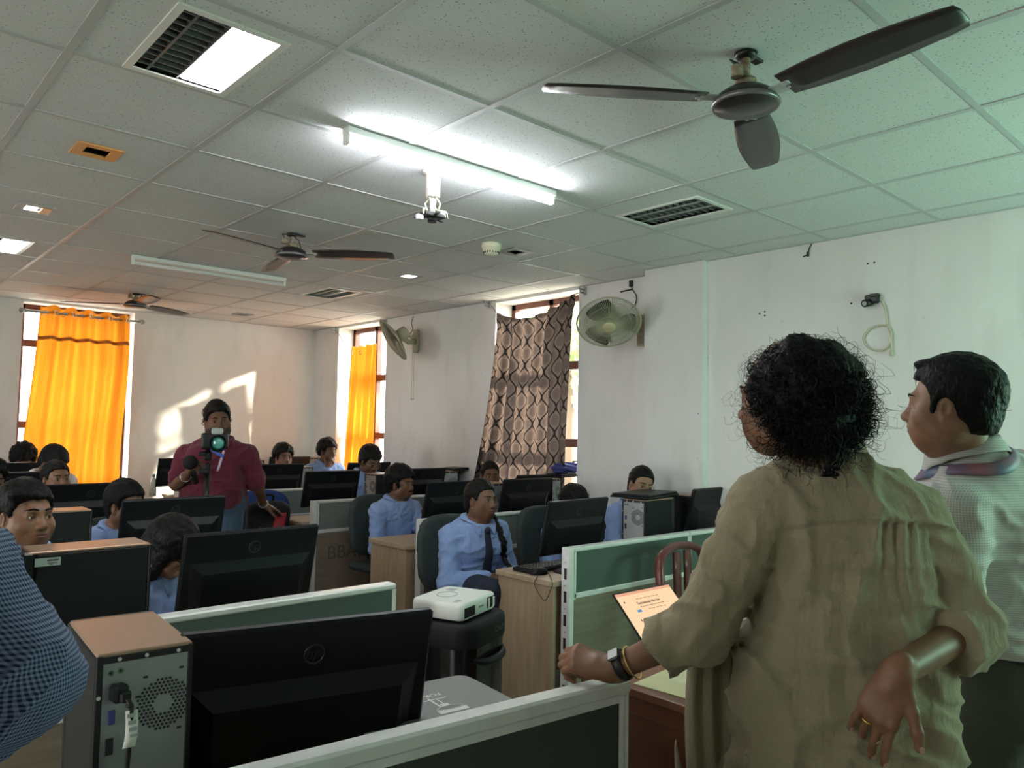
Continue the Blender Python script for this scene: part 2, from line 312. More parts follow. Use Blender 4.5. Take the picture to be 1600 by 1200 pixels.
    def sheet(s, G, th=0.0, m=0, uv=False):
        """grid of points (rows, cols, 3); th gives it thickness"""
        G = np.asarray(G, float); r, c, _ = G.shape
        du = np.gradient(G, axis=1); dv = np.gradient(G, axis=0); N = np.cross(du, dv); N /= np.linalg.norm(N, axis=2)[..., None]+1e-12
        F = [(i*c+j, i*c+j+1, (i+1)*c+j+1, (i+1)*c+j) for i in range(r-1) for j in range(c-1)]
        b = s.n; V = G.reshape(-1, 3)
        if th > 0:
            n = r*c; V = np.concatenate([V+N.reshape(-1, 3)*th/2, V-N.reshape(-1, 3)*th/2]); F2 = [tuple(n+i for i in f[::-1]) for f in F]
            E = [(j, j+1) for j in range(c-1)]+[((r-1)*c+j+1, (r-1)*c+j) for j in range(c-1)]+[((i+1)*c, i*c) for i in range(r-1)]+[(i*c+c-1, (i+1)*c+c-1) for i in range(r-1)]
            F = F+F2+[(e[1], e[0], e[0]+n, e[1]+n) for e in E]
        s.add(V, F, m, True)
        if uv:
            U = np.stack(np.meshgrid(np.linspace(0, 1, c), np.linspace(1, 0, r)), 2).reshape(-1, 2); s.uv = np.concatenate([U, U]) if th > 0 else U
        return s
    def mesh(s, name, mats):
        me = bpy.data.meshes.new(name); V = np.concatenate(s.v) if s.v else np.zeros((0, 3))
        me.from_pydata(V.tolist(), [], s.f)
        for q in (mats if isinstance(mats, (list, tuple)) else [mats]): me.materials.append(q)
        me.polygons.foreach_set('material_index', s.mi); me.polygons.foreach_set('use_smooth', s.sm)
        if s.uv is not None:
            ul = me.uv_layers.new(name='UVMap'); li = np.zeros(len(me.loops), int); me.loops.foreach_get('vertex_index', li); ul.data.foreach_set('uv', s.uv[li].ravel())
        me.validate(); me.update(); return me
    def obj(s, name, mats, parent=None, loc=None, rz=0.0, R=None):
        o = bpy.data.objects.new(name, s.mesh(name, mats)); COL.objects.link(o)
        if parent is not None: o.parent = parent
        if loc is not None: o.location = [float(v) for v in loc]
        if rz: o.rotation_euler = (0, 0, rz)
        if R is not None: o.rotation_euler = Matrix(R.tolist()).to_euler()
        return o
def text_to(mb, s, size, R, c, depth=.0006, m=0, ax='CENTER', bold=0.0):
    """flat lettering: text x/y axes are the first two columns of R"""
    cu = bpy.data.curves.new('lettering', 'FONT'); cu.body = s; cu.size = size; cu.align_x = ax; cu.align_y = 'CENTER'; cu.extrude = depth/2; cu.resolution_u = 3; cu.offset = bold
    o = bpy.data.objects.new('lettering', cu); COL.objects.link(o); bpy.context.view_layer.update()
    me = bpy.data.meshes.new_from_object(o.evaluated_get(bpy.context.evaluated_depsgraph_get()))
    V = np.array([v.co[:] for v in me.vertices]); F = [tuple(p.vertices) for p in me.polygons]
    if len(V): mb.add(V@R.T+np.asarray(c, float), F, m)
    bpy.data.objects.remove(o); bpy.data.curves.remove(cu); bpy.data.meshes.remove(me)
    return mb
def rrect(w, h, r, n=4):
    out = []
    for cx, cy, a0 in ((w/2-r, h/2-r, 0), (-w/2+r, h/2-r, 90), (-w/2+r, -h/2+r, 180), (w/2-r, -h/2+r, 270)):
        for k in range(n+1): a = math.radians(a0+90*k/n); out.append((cx+r*math.cos(a), cy+r*math.sin(a)))
    return out

# ------------------------------------------------------------------ implicit-surface modeller (bodies, clothes, hair)
def smin(a, b, k):
    if k <= 0: return np.minimum(a, b)
    h = np.maximum(k-np.abs(a-b), 0)/k; return np.minimum(a, b)-h*h*k*.25
def smax(a, b, k): return -smin(-a, -b, k)
def cap(a, b, ra, rb=None, k=.02, fl=None):
    a = np.asarray(a, float); b = np.asarray(b, float); rb = ra if rb is None else rb; ab = b-a; L = ab@ab+1e-12
    def f(p):
        t = np.clip((p-a)@ab/L, 0, 1); q = p-a-t[:, None]*ab
        return np.sqrt((q*q).sum(1))-(ra+(rb-ra)*t)
    return (f, k, '+')
def ell(c, r, R=None, k=.02, op='+'):
    c = np.asarray(c, float); r = np.asarray(r, float)
    def f(p):
        q = p-c
        if R is not None: q = q@R
        k0 = np.sqrt(((q/r)**2).sum(1)); k1 = np.sqrt(((q/(r*r))**2).sum(1))+1e-9; return k0*(k0-1)/k1
    return (f, k, op)
def bxp(c, h, R=None, rad=.005, k=.01, op='+'):
    c = np.asarray(c, float); h = np.asarray(h, float)-rad
    def f(p):
        q = p-c
        if R is not None: q = q@R
        d = np.abs(q)-h; return np.sqrt((np.maximum(d, 0)**2).sum(1))+np.minimum(d.max(1), 0)-rad
    return (f, k, op)
def cut(c, n, k=.004):
    """keep the side the normal n points away from"""
    c = np.asarray(c, float); n = unit(n); return (lambda p: (p-c)@n, k, '&')
def comb(prims):
    def f(p):
        d = np.full(len(p), 9.0)
        for g, k, op in prims:
            e = g(p)
            d = smin(d, e, k) if op == '+' else (smax(d, -e, k) if op == '-' else smax(d, e, k))
        return d
    return f
def wob(p, s, seed=0):
    rs = np.random.RandomState(seed); d = np.zeros(len(p))
    for i in range(5): w = unit(rs.randn(3))*s*(1+.45*i); d += np.sin(p@w+rs.rand()*6.3+1.3*np.sin(p@(unit(rs.randn(3))*s*.7)+rs.rand()*6))/(1+.35*i)
    return d/3.2
def crease(p, s, seed=0, sh=2.4):
    """sharp cloth creases: ridges where a smooth field crosses zero"""
    return np.maximum(0, 1-np.abs(wob(p, s, seed))*sh)**1.4
def axis_nodes(lo, hi, fine, hf, hc):
    """grid coordinates: step hf inside the fine intervals, hc elsewhere"""
    x = [lo]
    while x[-1] < hi:
        h = hf if any(a-hc <= x[-1] <= b for a, b in fine) else hc; x.append(x[-1]+h)
    return np.array(x)
def surface(f, lo, hi, hc, hf=None, fine=()):
    """surface nets on a graded grid; fine = list of (lo, hi) boxes meshed with step hf"""
    ax = [axis_nodes(lo[a], hi[a], [(b[0][a], b[1][a]) for b in fine], hf or hc, hc) for a in range(3)]
    S = 4; ax = [np.concatenate([x, x[-1]+hc*np.arange(1, (-(len(x)-1)) % S+1)]) for x in ax]
    n = [len(x) for x in ax]; D = np.empty(n, np.float32)
    cx = [x[::S] for x in ax]; G = np.stack(np.meshgrid(*cx, indexing='ij'), -1); cs = G.shape[:3]
    dc = f(G.reshape(-1, 3)).reshape(cs)
    mn = np.full([c-1 for c in cs], 9.0); sg = np.zeros(mn.shape); dg = np.sqrt(sum((np.diff(cx[a]).reshape([-1 if b == a else 1 for b in range(3)]))**2 for a in range(3)))
    for i in (0, 1):
        for j in (0, 1):
            for k in (0, 1):
                q = dc[i:cs[0]-1+i, j:cs[1]-1+j, k:cs[2]-1+k]; mn = np.minimum(mn, np.abs(q)); sg += q
    D[:] = 1.0
    act = np.argwhere(mn < dg*1.05)
    # default sign for inactive blocks
    blk = np.where(sg < 0, -1.0, 1.0)
    big = np.repeat(np.repeat(np.repeat(blk, S, 0), S, 1), S, 2); D[:big.shape[0], :big.shape[1], :big.shape[2]] = big
    o = np.arange(S+1); oi, oj, ok = [q.ravel() for q in np.meshgrid(o, o, o, indexing='ij')]
    I = (act[:, 0:1]*S+oi).ravel(); J = (act[:, 1:2]*S+oj).ravel(); K = (act[:, 2:3]*S+ok).ravel()
    lin = np.unique((I*n[1]+J)*n[2]+K); I, J, K = lin//(n[1]*n[2]), (lin//n[2]) % n[1], lin % n[2]
    for s0 in range(0, len(lin), 200000):
        q = slice(s0, s0+200000); D[I[q], J[q], K[q]] = f(np.stack([ax[0][I[q]], ax[1][J[q]], ax[2][K[q]]], 1))
    s = D < 0; c = np.zeros([m-1 for m in n], np.int8)
    for i in (0, 1):
        for j in (0, 1):
            for k in (0, 1): c += s[i:n[0]-1+i, j:n[1]-1+j, k:n[2]-1+k]
    cells = np.argwhere((c > 0) & (c < 8)); vid = np.full(c.shape, -1, np.int32); vid[tuple(cells.T)] = np.arange(len(cells))
    cor = np.array([(i, j, k) for i in (0, 1) for j in (0, 1) for k in (0, 1)])
    val = np.stack([D[cells[:, 0]+a, cells[:, 1]+b, cells[:, 2]+g] for a, b, g in cor], 1).astype(float)
    pos = np.stack([np.stack([ax[0][cells[:, 0]+a], ax[1][cells[:, 1]+b], ax[2][cells[:, 2]+g]], 1) for a, b, g in cor], 1)
    acc = np.zeros((len(cells), 3)); cnt = np.zeros(len(cells))
    for a in range(8):
        for b in range(a+1, 8):
            if np.abs(cor[a]-cor[b]).sum() != 1: continue
            m = (val[:, a] < 0) != (val[:, b] < 0); t = np.where(m, val[:, a]/(val[:, a]-val[:, b]+1e-12), 0)
            acc += np.where(m[:, None], pos[:, a]+(pos[:, b]-pos[:, a])*t[:, None], 0); cnt += m
    V = acc/np.maximum(cnt, 1)[:, None]; F = []
    for a in range(3):
        sl0 = [slice(1, -1)]*3; sl1 = [slice(1, -1)]*3; sl0[a] = slice(0, -1); sl1[a] = slice(1, None)
        s0 = s[tuple(sl0)]; s1 = s[tuple(sl1)]; E = np.argwhere(s0 != s1); fl = s0[tuple(E.T)]
        E = E+np.array([0 if q == a else 1 for q in range(3)]); b, g = (a+1) % 3, (a+2) % 3
        eb = np.zeros(3, int); eb[b] = 1; eg = np.zeros(3, int); eg[g] = 1
        Q = np.stack([vid[tuple((E-eb-eg).T)], vid[tuple((E-eg).T)], vid[tuple(E.T)], vid[tuple((E-eb).T)]], 1)
        Q[~fl] = Q[~fl][:, ::-1]; F.append(Q)
    F = np.concatenate(F); F = F[(F >= 0).all(1)]
    return V, F
def soft_obj(name, f, lo, hi, hc, mats, parent=None, hf=None, fine=(), pick=None, relax=0):
    V, F = surface(f, np.asarray(lo, float), np.asarray(hi, float), hc, hf, fine)
    me = bpy.data.meshes.new(name); me.vertices.add(len(V)); me.vertices.foreach_set('co', V.ravel()); me.loops.add(len(F)*4); me.polygons.add(len(F))
    me.polygons.foreach_set('loop_start', np.arange(0, len(F)*4, 4)); me.polygons.foreach_set('loop_total', np.full(len(F), 4)); me.loops.foreach_set('vertex_index', F.ravel())
    for q in (mats if isinstance(mats, (list, tuple)) else [mats]): me.materials.append(q)
    me.polygons.foreach_set('use_smooth', np.ones(len(F), bool))
    if pick is not None: me.polygons.foreach_set('material_index', pick(V[F].mean(1)).astype(int))
    me.update(calc_edges=True); me.validate()
    o = bpy.data.objects.new(name, me); COL.objects.link(o)
    if parent is not None: o.parent = parent
    return o
def trace(f, o, d, far=2.0):
    """march from o along d to the surface of f"""
    o = np.asarray(o, float); d = unit(d); t = 0.0
    for _ in range(80):
        e = float(f((o+d*t)[None])[0])
        if abs(e) < 3e-4: break
        t += e*.8
        if t > far: break
    return o+d*t

# ------------------------------------------------------------------ the room
XL, XR, YB, YF = -2.6, 4.57, -2.2, 8.65
def S(mb, name, mats): return tag(mb.obj(name, mats), kind='structure')
S(MB().bx(XL-.2, XR+.3, YB-.2, YF+.3, -.12, 0), 'floor', M['floor'])
mb = MB(); WA = (4.22, 5.25); WB = (7.05, 8.08); Z0, Z1 = .88, 2.655
for y0, y1 in ((3.42, WA[0]), (WA[1], WB[0]), (WB[1], YF+.3)): mb.bx(XR, XR+.3, y0, y1, 0, 3.0)
for a, b in (WA, WB): mb.bx(XR, XR+.3, a, b, 0, Z0); mb.bx(XR, XR+.3, a, b, Z1, 3.0)
mb.bx(4.45, XR+.3, YB, 2.93, 0, 3.0); mb.bx(4.40, XR+.3, 2.93, 3.42, 0, 3.0)
for x, y in ((1187, 490), (1195, 487), (1195, 493), (1356, 412), (1366, 410), (1330, 474)):   # old screw holes
    q = at_x(x, y, 4.449); mb.cyl(q, q+np.array([.004, 0, 0]), .006, 8, 1)
q = at_x(1091, 646, 4.399); mb.cyl(q, q+np.array([.004, 0, 0]), .005, 8, 1)
S(mb, 'wall_right', [M['wall'], M['rail_dark']])
mb = MB(); FX = (1.46, 2.47)
mb.bx(XL, FX[0], YF, YF+.3, 0, 3.0); mb.bx(FX[1], XR, YF, YF+.3, 0, 3.0); mb.bx(FX[0], FX[1], YF, YF+.3, 0, Z0); mb.bx(FX[0], FX[1], YF, YF+.3, Z1, 3.0)
S(mb, 'wall_far', M['wall'])
mb = MB(); prev = YB
for a, b in ((1.0, 2.2), (4.6, 5.8)): mb.bx(XL-.2, XL, prev, a, 0, 3.0); mb.bx(XL-.2, XL, a, b, 0, .85); mb.bx(XL-.2, XL, a, b, 2.65, 3.0); prev = b
mb.bx(XL-.2, XL, prev, YF+.3, 0, 3.0); S(mb, 'wall_left', M['wall'])
S(MB().bx(XL-.2, XR+.3, YB-.2, YB, 0, 3.0), 'wall_front', M['wall'])

# ceiling: mineral tiles in a metal grid, cut around the lamps
GX0, GY0, T = 1.146, 2.075, .61
HOLES = [(3.17, 3.47, 2.15, 2.65), (.70, 1.01, 2.16, 2.66), (3.19, 3.49, 5.82, 6.32), (.70, 1.01, 5.80, 6.30), (.765, .93, 3.535, 3.70), (.765, .93, 4.77, 4.935), (3.27, 3.435, 4.80, 4.965), (3.28, 3.445, 3.60, 3.765), (3.27, 3.435, 7.90, 8.065)]
mb = MB()
def tile_rect(x0, x1, y0, y1):
    for hx0, hx1, hy0, hy1 in HOLES:
        if hx0 < x1 and hx1 > x0 and hy0 < y1 and hy1 > y0:
            for r in ((x0, x1, y0, max(y0, hy0)), (x0, x1, min(y1, hy1), y1), (x0, max(x0, hx0), max(y0, hy0), min(y1, hy1)), (min(x1, hx1), x1, max(y0, hy0), min(y1, hy1))):
                if r[1]-r[0] > .004 and r[3]-r[2] > .004: tile_rect(*r)
            return
    mb.bx(x0, x1, y0, y1, CEIL, CEIL+.015)
for i in range(-7, 7):
    for j in range(-8, 12):
        x0, x1, y0, y1 = max(GX0+i*T, XL), min(GX0+(i+1)*T, XR+.02), max(GY0+j*T, YB), min(GY0+(j+1)*T, YF+.02)
        if x1 > x0 and y1 > y0: tile_rect(x0, x1, y0, y1)
mb.bx(XL-.2, XR+.3, YB-.2, YF+.3, 2.95, 3.05)
S(mb, 'ceiling', M['tile'])
mb = MB()
for i in range(-6, 6): mb.bx(GX0+i*T-.0125, GX0+i*T+.0125, YB, YF, CEIL-.004, CEIL-.0005)
for j in range(-7, 11): mb.bx(XL, 4.45 if GY0+j*T < 3.4 else XR, GY0+j*T-.0115, GY0+j*T+.0115, CEIL-.0035, CEIL-.0003)
mb.bx(4.425, 4.45, YB, 2.93, CEIL-.004, CEIL-.0006); mb.bx(4.375, 4.40, 2.93, 3.42, CEIL-.004, CEIL-.0006); mb.bx(4.545, 4.57, 3.42, YF, CEIL-.004, CEIL-.0006); mb.bx(XL, XR, YF-.025, YF, CEIL-.004, CEIL-.0006)
S(mb, 'trim_1', M['grid'])
# window frames (dark red-brown wood) and panes
def window(name, loc, rz, w, bars):
    e = tag(thing(name, None, None, loc, rz), kind='structure'); mb = MB(); h0, h1 = Z0, Z1
    for x in (-w/2, w/2-.05): mb.bx(x, x+.05, -.03, .03, h0, h1)
    for z in (h0, h1-.05): mb.bx(-w/2, w/2, -.03, .03, z, z+.05)
    mb.bx(-.025, .025, -.03, .03, h0, h1)
    for z in bars: mb.bx(-w/2, w/2, -.035, .035, z-.035, z+.035)
    mb.obj('window_frame', M['frame'], e); MB().bx(-w/2+.04, w/2-.04, -.004, .004, h0+.03, h1-.03).obj('window_pane', M['glass'], e); return e
window('window_1', (4.80, 4.735, 0), math.pi/2, 1.03, (2.06, 1.40)); window('window_2', (4.80, 7.565, 0), math.pi/2, 1.03, (2.06, 1.40)); window('window_3', (1.965, 8.88, 0), 0, 1.01, (2.27, 1.46))
window('window_4', (-2.72, 1.6, 0), math.pi/2, 1.2, (2.0,)); window('window_5', (-2.72, 5.2, 0), math.pi/2, 1.2, (2.0,))  # unseen left-wall windows, added as a source of fill daylight
# outside: ground, a pale facade strip and two trees: one shows over the black curtain, one is added to dapple the sun
S(MB().bx(-16, 18, -12, 20, -.6, -.5), 'ground_outside', M['soil'])
def tree(loc, h, r, seed, label, nl=1500):
    rs = np.random.RandomState(seed); t = thing('tree', label, 'tree', loc, 0, 'trees outside the right windows')
    MB().tube([(0, 0, -.5), (.05, .02, h*.4), (0, .1, h*.75)], [.16, .12, .06], 10).obj('trunk', M['trunk'], t); mb = MB()
    for _ in range(nl):
        c = rs.randn(3)*np.array([r, r, r*.75])*.5+np.array([0, 0, h*.75]); R = frame_to(rs.randn(3)); s = .09+.07*rs.rand()
        mb.add(np.array([(-s*.5, 0, 0), (0, -s, .02), (s*.5, 0, 0), (0, s, .02)])@R.T+c, [(0, 1, 2, 3)])
    mb.obj('foliage', M['leaf'], t)
tree((9.3, 4.35, 0), 6.0, 1.7, 3, 'green leafy tree outside the right wall, nearer the glass', 620); tree((13.8, 13.0, 0), 4.6, 1.8, 5, 'green leafy tree outside the right windows, farther off')

# ------------------------------------------------------------------ ceiling fittings
def troffer(hole, label, lit, dead):
    x0, x1, y0, y1 = hole; cx, cy = (x0+x1)/2, (y0+y1)/2; w, l = x1-x0, y1-y0; t = thing('troffer_light', label, 'ceiling light', (cx, cy, CEIL), 0, 'long recessed ceiling lights')
    mb = MB()
    for a, b, c, d in ((-w/2-.012, -w/2+.012, -l/2-.012, l/2+.012), (w/2-.012, w/2+.012, -l/2-.012, l/2+.012), (-w/2+.012, w/2-.012, -l/2-.012, -l/2+.012), (-w/2+.012, w/2-.012, l/2-.012, l/2+.012)): mb.bx(a, b, c, d, -.006, -.0008)
    mb.obj('frame', M['white'], t); mb = MB()
    mb.bx(-w/2, w/2, -l/2, l/2, .085, .09)
    for a, b, c, d in ((-w/2-.002, -w/2, -l/2, l/2), (w/2, w/2+.002, -l/2, l/2), (-w/2, w/2, -l/2-.002, -l/2), (-w/2, w/2, l/2, l/2+.002)): mb.bx(a, b, c, d, .001, .09)
    mb.obj('housing', M['louvre'], t); mb = MB(); xs = (-w/2, -w/6, w/6, w/2) if not lit else (-w/2, -w/2+.06, -w/2+.12)
    xe = w/2 if not lit else -.005
    for k in range(1, 12): y = -l/2+l*k/12; mb.prism([(-w/2, .004), (-w/2, .045), (xe, .045), (xe, .004)], y-.002, y+.002)
    for x in xs[1:-1]: mb.bx(x-(.012 if not lit else .004), x+(.012 if not lit else .004), -l/2, l/2, .004, .04)
    if lit: mb.bx(-.004, .0, -l/2, l/2, .003, .085)  # opaque divider added to keep the diffuser's light off the louvre
    mb.obj('louvre', M['louvre'], t)
    if lit: MB().box((w/4+.003, 0, .008), (w/2-.012, l-.03, .008), .003).obj('diffuser', M['lamp'], t)
    for x in ((-w/4, w/4) if not lit else (-w/4,)): MB().cyl((x, -l/2+.01, .06), (x, l/2-.01, .06), .013, 12).obj('tube', M['lampd'], t)
troffer(HOLES[1], 'large recessed ceiling light at top left, half open louvre and half lit', True, False)
troffer(HOLES[0], 'unlit recessed louvre light above the right side near the big fan', False, True)
troffer(HOLES[2], 'unlit recessed louvre light far down the right side of the ceiling', False, True)
troffer(HOLES[3], 'lit recessed ceiling light cut by the left edge of the picture', True, False)
def downlight(hole, label, kind):
    x0, x1, y0, y1 = hole; cx, cy = (x0+x1)/2, (y0+y1)/2; w = (x1-x0)/2; t = thing('square_downlight', label, 'ceiling light', (cx, cy, CEIL), 0, 'small square ceiling lights'); mb = MB(); f = .035
    for a, b, c, d in ((-w-.006, -w+f, -w-.006, w+.006), (w-f, w+.006, -w-.006, w+.006), (-w+f, w-f, -w-.006, -w+f), (-w+f, w-f, w-f, w+.006)): mb.bx(a, b, c, d, -.007, -.0008)
    fm = {'rust': mat('orange_frame', (.75, .36, .11), .45), 'dark': M['steel']}.get(kind, M['greyl']); mb.obj('frame', fm, t)
    mb = MB(); mb.bx(-w, w, -w, w, .06, .065)
    for a, b, c, d in ((-w-.002, -w, -w, w), (w, w+.002, -w, w), (-w, w, -w-.002, -w), (-w, w, w, w+.002)): mb.bx(a, b, c, d, .001, .06)
    mb.obj('housing', M['black'] if kind in ('rust', 'dark') else M['louvre'], t)
    if kind == 'lit': MB().box((0, 0, .004), (2*w-.05, 2*w-.05, .006), .002).obj('diffuser', M['lamp'], t)
    elif kind == 'half':
        MB().box((-.02, 0, .004), (2*w-.09, 2*w-.04, .006), .002).obj('diffuser', M['lamp'], t); MB().box((.052, 0, -.009), (.05, 2*w-.03, .004), .001).obj('cover', mat('orange_frame', (.75, .36, .11), .45), t)
    elif kind == 'rust': MB().prism([(-.045, .02), (.045, .02), (.045, .024), (-.045, .024)], -.045, .03, R=Rx(.35)).obj('cover', M['silver'], t)
    else: MB().box((0, 0, .02), (2*w-.06, 2*w-.06, .006), .002).obj('cover', M['grey'], t)
downlight(HOLES[4], 'unlit square light with an orange rusty rim on the left of the ceiling', 'rust')
downlight(HOLES[5], 'lit square light with one orange end at the left edge', 'half')
downlight(HOLES[6], 'lit square downlight in the ceiling, right of the middle fan', 'lit')
downlight(HOLES[7], 'unlit dark square downlight beside the smoke detector', 'dark')
downlight(HOLES[8], 'unlit small square light at the far end of the ceiling', 'dark')
def batten(x0, x1, y, lit, label):
    t = thing('tube_light', label, 'tube light', ((x0+x1)/2, y, CEIL)); h = (x1-x0)/2
    MB().box((0, 0, -.018), (2*h, .05, .030), .004).obj('batten', M['white'], t)
    for sx in (-1, 1): MB().box((sx*(h-.008), 0, -.05), (.018, .034, .045), .004).obj('end_cap', M['white'], t)
    MB().cyl((-h+.012, 0, -.056), (h-.012, 0, -.056), .0145, 16).obj('tube', M['tube'] if lit else M['lampd'], t)
batten(1.47, 2.62, 2.60, True, 'glowing white tube light on the ceiling above the projector mount')
batten(1.59, 2.73, 5.70, False, 'unlit tube light on the ceiling left of the middle fan')

def ceiling_fan(loc, a0, drop, label, worn=False):
    t = thing('ceiling_fan', label, 'ceiling fan', (loc[0], loc[1], CEIL), 0, 'ceiling fans'); zm = -drop
    MB().lathe([(.012, 0), (.035, -.004), (.03, -.018), (.014, -.022)], 20).box((.045, 0, -.006), (.07, .03, .008), .002).obj('canopy', M['black'], t)
    MB().cyl((0, 0, -.005), (0, 0, zm+.045), .014, 14).obj('down_rod', M['rust'], t)
    MB().lathe([(.03, zm+.075), (.034, zm+.06), (.03, zm+.045), (.016, zm+.042)], 18).cyl((-.05, .0, zm+.065), (-.05, 0, zm+.10), .018, 12).obj('capacitor', M['rust'], t)
    MB().tube([(-.05, 0, zm+.1), (-.055, .02, zm+.125), (0, .02, zm+.13), (.05, .01, zm+.10), (.06, 0, zm+.055)], .003, 6).obj('wire', M['cable'], t)
    MB().lathe([(.02, zm+.048), (.06, zm+.042), (.088, zm+.022), (.098, zm), (.094, zm-.012), (.04, zm-.020), (.0, zm-.021)], 40).obj('motor', M['fan'], t)
    MB().lathe([(.099, zm+.004), (.103, zm-.004), (.099, zm-.012), (.094, zm-.011)], 40).obj('trim_ring', M['fanring'], t)
    for k in range(3):
        a = math.radians(a0+120*k); R = Rz(a)
        b = MB().at((0, 0, zm+.012), R); b.box((.118, 0, 0), (.075, .035, .006), .002).cyl((.14, .012, 0), (.14, .012, -.008), .006, 8).cyl((.14, -.012, 0), (.14, -.012, -.008), .006, 8); arm = b.obj('blade_arm', M['steel_l'], t)
        n = 12; G = []
        for i in range(n):
            u = i/(n-1); x = .135+.49*u; w = (.052+.016*math.sin(math.pi*min(u*1.1, 1))) * (1 if u < .93 else .86); tw = math.radians(11)
            G.append([(x+(0 if abs(v) < .99 or u < .99 else -.008), v*w, -v*w*math.tan(tw)-.004*u) for v in (-1, -.5, 0, .5, 1)])
        MB().at((0, 0, zm+.012), R).sheet(np.array(G), .004).obj('blade', M['fan'], t)
    if worn: MB().bx(.03, .07, -.104, -.1, zm-.006, zm+.004).obj('maker_plate', M['printw'], t)
ceiling_fan((2.05, 1.216), 24, .160, 'large dark ceiling fan near the camera at top right')
ceiling_fan((2.11, 4.33), -42, .135, 'dark ceiling fan in the middle of the room above the cameraman')
ceiling_fan((2.123, 7.424), 28, .115, 'small looking dark ceiling fan before the orange curtained far window')

t = thing('projector_mount', 'white ceiling pole with an empty black projector bracket and loose cables', 'projector mount', (2.033, 2.788, CEIL))
MB().lathe([(.05, 0), (.05, -.012), (.034, -.014), (.033, -.12), (.02, -.122)], 24).obj('pole', mat('worn_white', (.66, .65, .60), .5, noise=(30, .3, 4, (.38, .35, .30))), t)
MB().cyl((0, 0, -.11), (0, 0, -.20), .013, 12).obj('rod', M['steel_l'], t)
mb = MB(); mb.box((0, 0, -.205), (.11, .06, .018), .004).cyl((0, 0, -.20), (0, 0, -.235), .02, 12)
for a in (20, 140, 250): mb.box((.05*math.cos(math.radians(a)), .05*math.sin(math.radians(a)), -.212), (.07, .016, .008), .002, R=Rz(math.radians(a)))
mb.obj('bracket', M['black'], t)
mb = MB(); rs = np.random.RandomState(2)
for k in range(4):
    a = 1.6*k; mb.tube([(.02*math.cos(a), .02*math.sin(a), -.12), (.035*math.cos(a+.7), .035*math.sin(a+.7), -.15), (.03*math.cos(a+1.6), .03*math.sin(a+1.6), -.185), (.075*math.cos(a+2), .06*math.sin(a+2), -.19), (.09*math.cos(a+2.2), .05*math.sin(a+2.2), -.215)], .0042, 6)
mb.obj('cable', M['cablew'], t); MB().box((.065, .0, -.19), (.03, .03, .03), .006).box((-.07, 0, -.225), (.035, .02, .025), .004).obj('plug', M['greyl'], t)
t = thing('smoke_detector', 'round cream smoke detector on the ceiling', 'smoke detector', (3.107, 3.624, CEIL))
MB().lathe([(.05, 0), (.062, -.004), (.062, -.03), (.058, -.034), (.056, -.036), (.056, -.05), (.045, -.056)], 32).obj('base', M['cream'], t)
mb = MB().lathe([(.05, -.052), (.046, -.066), (.03, -.078), (0, -.08)], 28)
mb.obj('cap', M['cream'], t); mb = MB()
for k in range(18): a = 2*math.pi*k/18; mb.box((.0485*math.cos(a), .0485*math.sin(a), -.061), (.006, .005, .012), 0, R=Rz(a))
mb.obj('vent_slots', M['rail_dark'], t)

def wall_fan(centre, face, wall_pt, label, cord=False):
    """pedestal-style fan head on a wall arm; face = direction the cage looks"""
    t = thing('wall_fan', label, 'wall fan', wall_pt, 0, 'wall fans'); c = np.asarray(centre, float)-np.asarray(wall_pt, float); F = frame_to(face); f = unit(face); L = lambda p: F@np.asarray(p, float)+c
    mb = MB(); mb.tube([L((.225*math.cos(a), .225*math.sin(a), 0)) for a in np.linspace(0, 2*math.pi, 49)[:-1]], .0065, 6, closed=True)
    mb.obj('cage_rim', M['beigep'], t)
    for nm, zc in (('front_grille', .055), ('rear_grille', -.06)):
        mb = MB()
        for k in range(96):
            a = 2*math.pi*k/96; mb.tube([L((r*math.cos(a+tw), r*math.sin(a+tw), zc*(1-(r/.225)**2))) for r, tw in ((.045, 0), (.10, .03), (.16, .06), (.205, .08), (.225, .08))], .0019, 4, caps=False)
        for r in (.09, .16): mb.tube([L((r*math.cos(a), r*math.sin(a), zc*(1-(r/.225)**2))) for a in np.linspace(0, 2*math.pi, 41)[:-1]], .002, 4, closed=True)
        mb.obj(nm, M['beigep'], t)
    MB().at(c, F).lathe([(0, .064), (.03, .063), (.045, .058), (.047, .05)], 28).obj('cage_badge', mat('badge', (.55, .47, .28), .35), t)
    for k in range(3):
        G = []; a0 = 2*math.pi*k/3
        for i in range(9):
            u = i/8; r = .03+.165*u; w = .35+.25*math.sin(math.pi*u*.9); G.append([L((r*math.cos(a0+w*v), r*math.sin(a0+w*v), .018*v)) for v in (-1, -.4, .2, .8, 1.2)])
        MB().sheet(np.array(G), .003).obj('blade', mat('fan_blade_smoke', (.035, .035, .032), .3), t)
    MB().at(c, F).lathe([(.0, .02), (.03, .018), (.035, -.01), (.0, -.012)], 20).obj('hub', M['blackm'], t)
    MB().at(c, F).lathe([(.03, -.06), (.062, -.066), (.062, -.15), (.05, -.165), (0, -.168)], 28).obj('motor', M['beigep'], t)
    b = L((0, 0, -.12)); w = np.array([0, 0, 0.0])
    MB().tube([b+np.array([0, 0, -.05]), b*.55+np.array([-.02, 0, -.11])*.6, np.array([-.035, 0, -.03])], [.022, .026, .03], 12).obj('arm', M['beigep'], t)
    MB().box((-.02, 0, -.03), (.04, .085, .24), .012).box((-.05, 0, -.02), (.05, .06, .10), .012).obj('wall_plate', M['beigep'], t)
    if cord:
        for dy in (-.012, .02): MB().tube([(-.045, dy, -.08), (-.045, dy, -.62)], .0022, 6).lathe([(.0, -.64), (.006, -.635), (.006, -.62), (0, -.615)], 10, c=(-.045, dy, 0)).obj('pull_cord', M['cablew'], t)
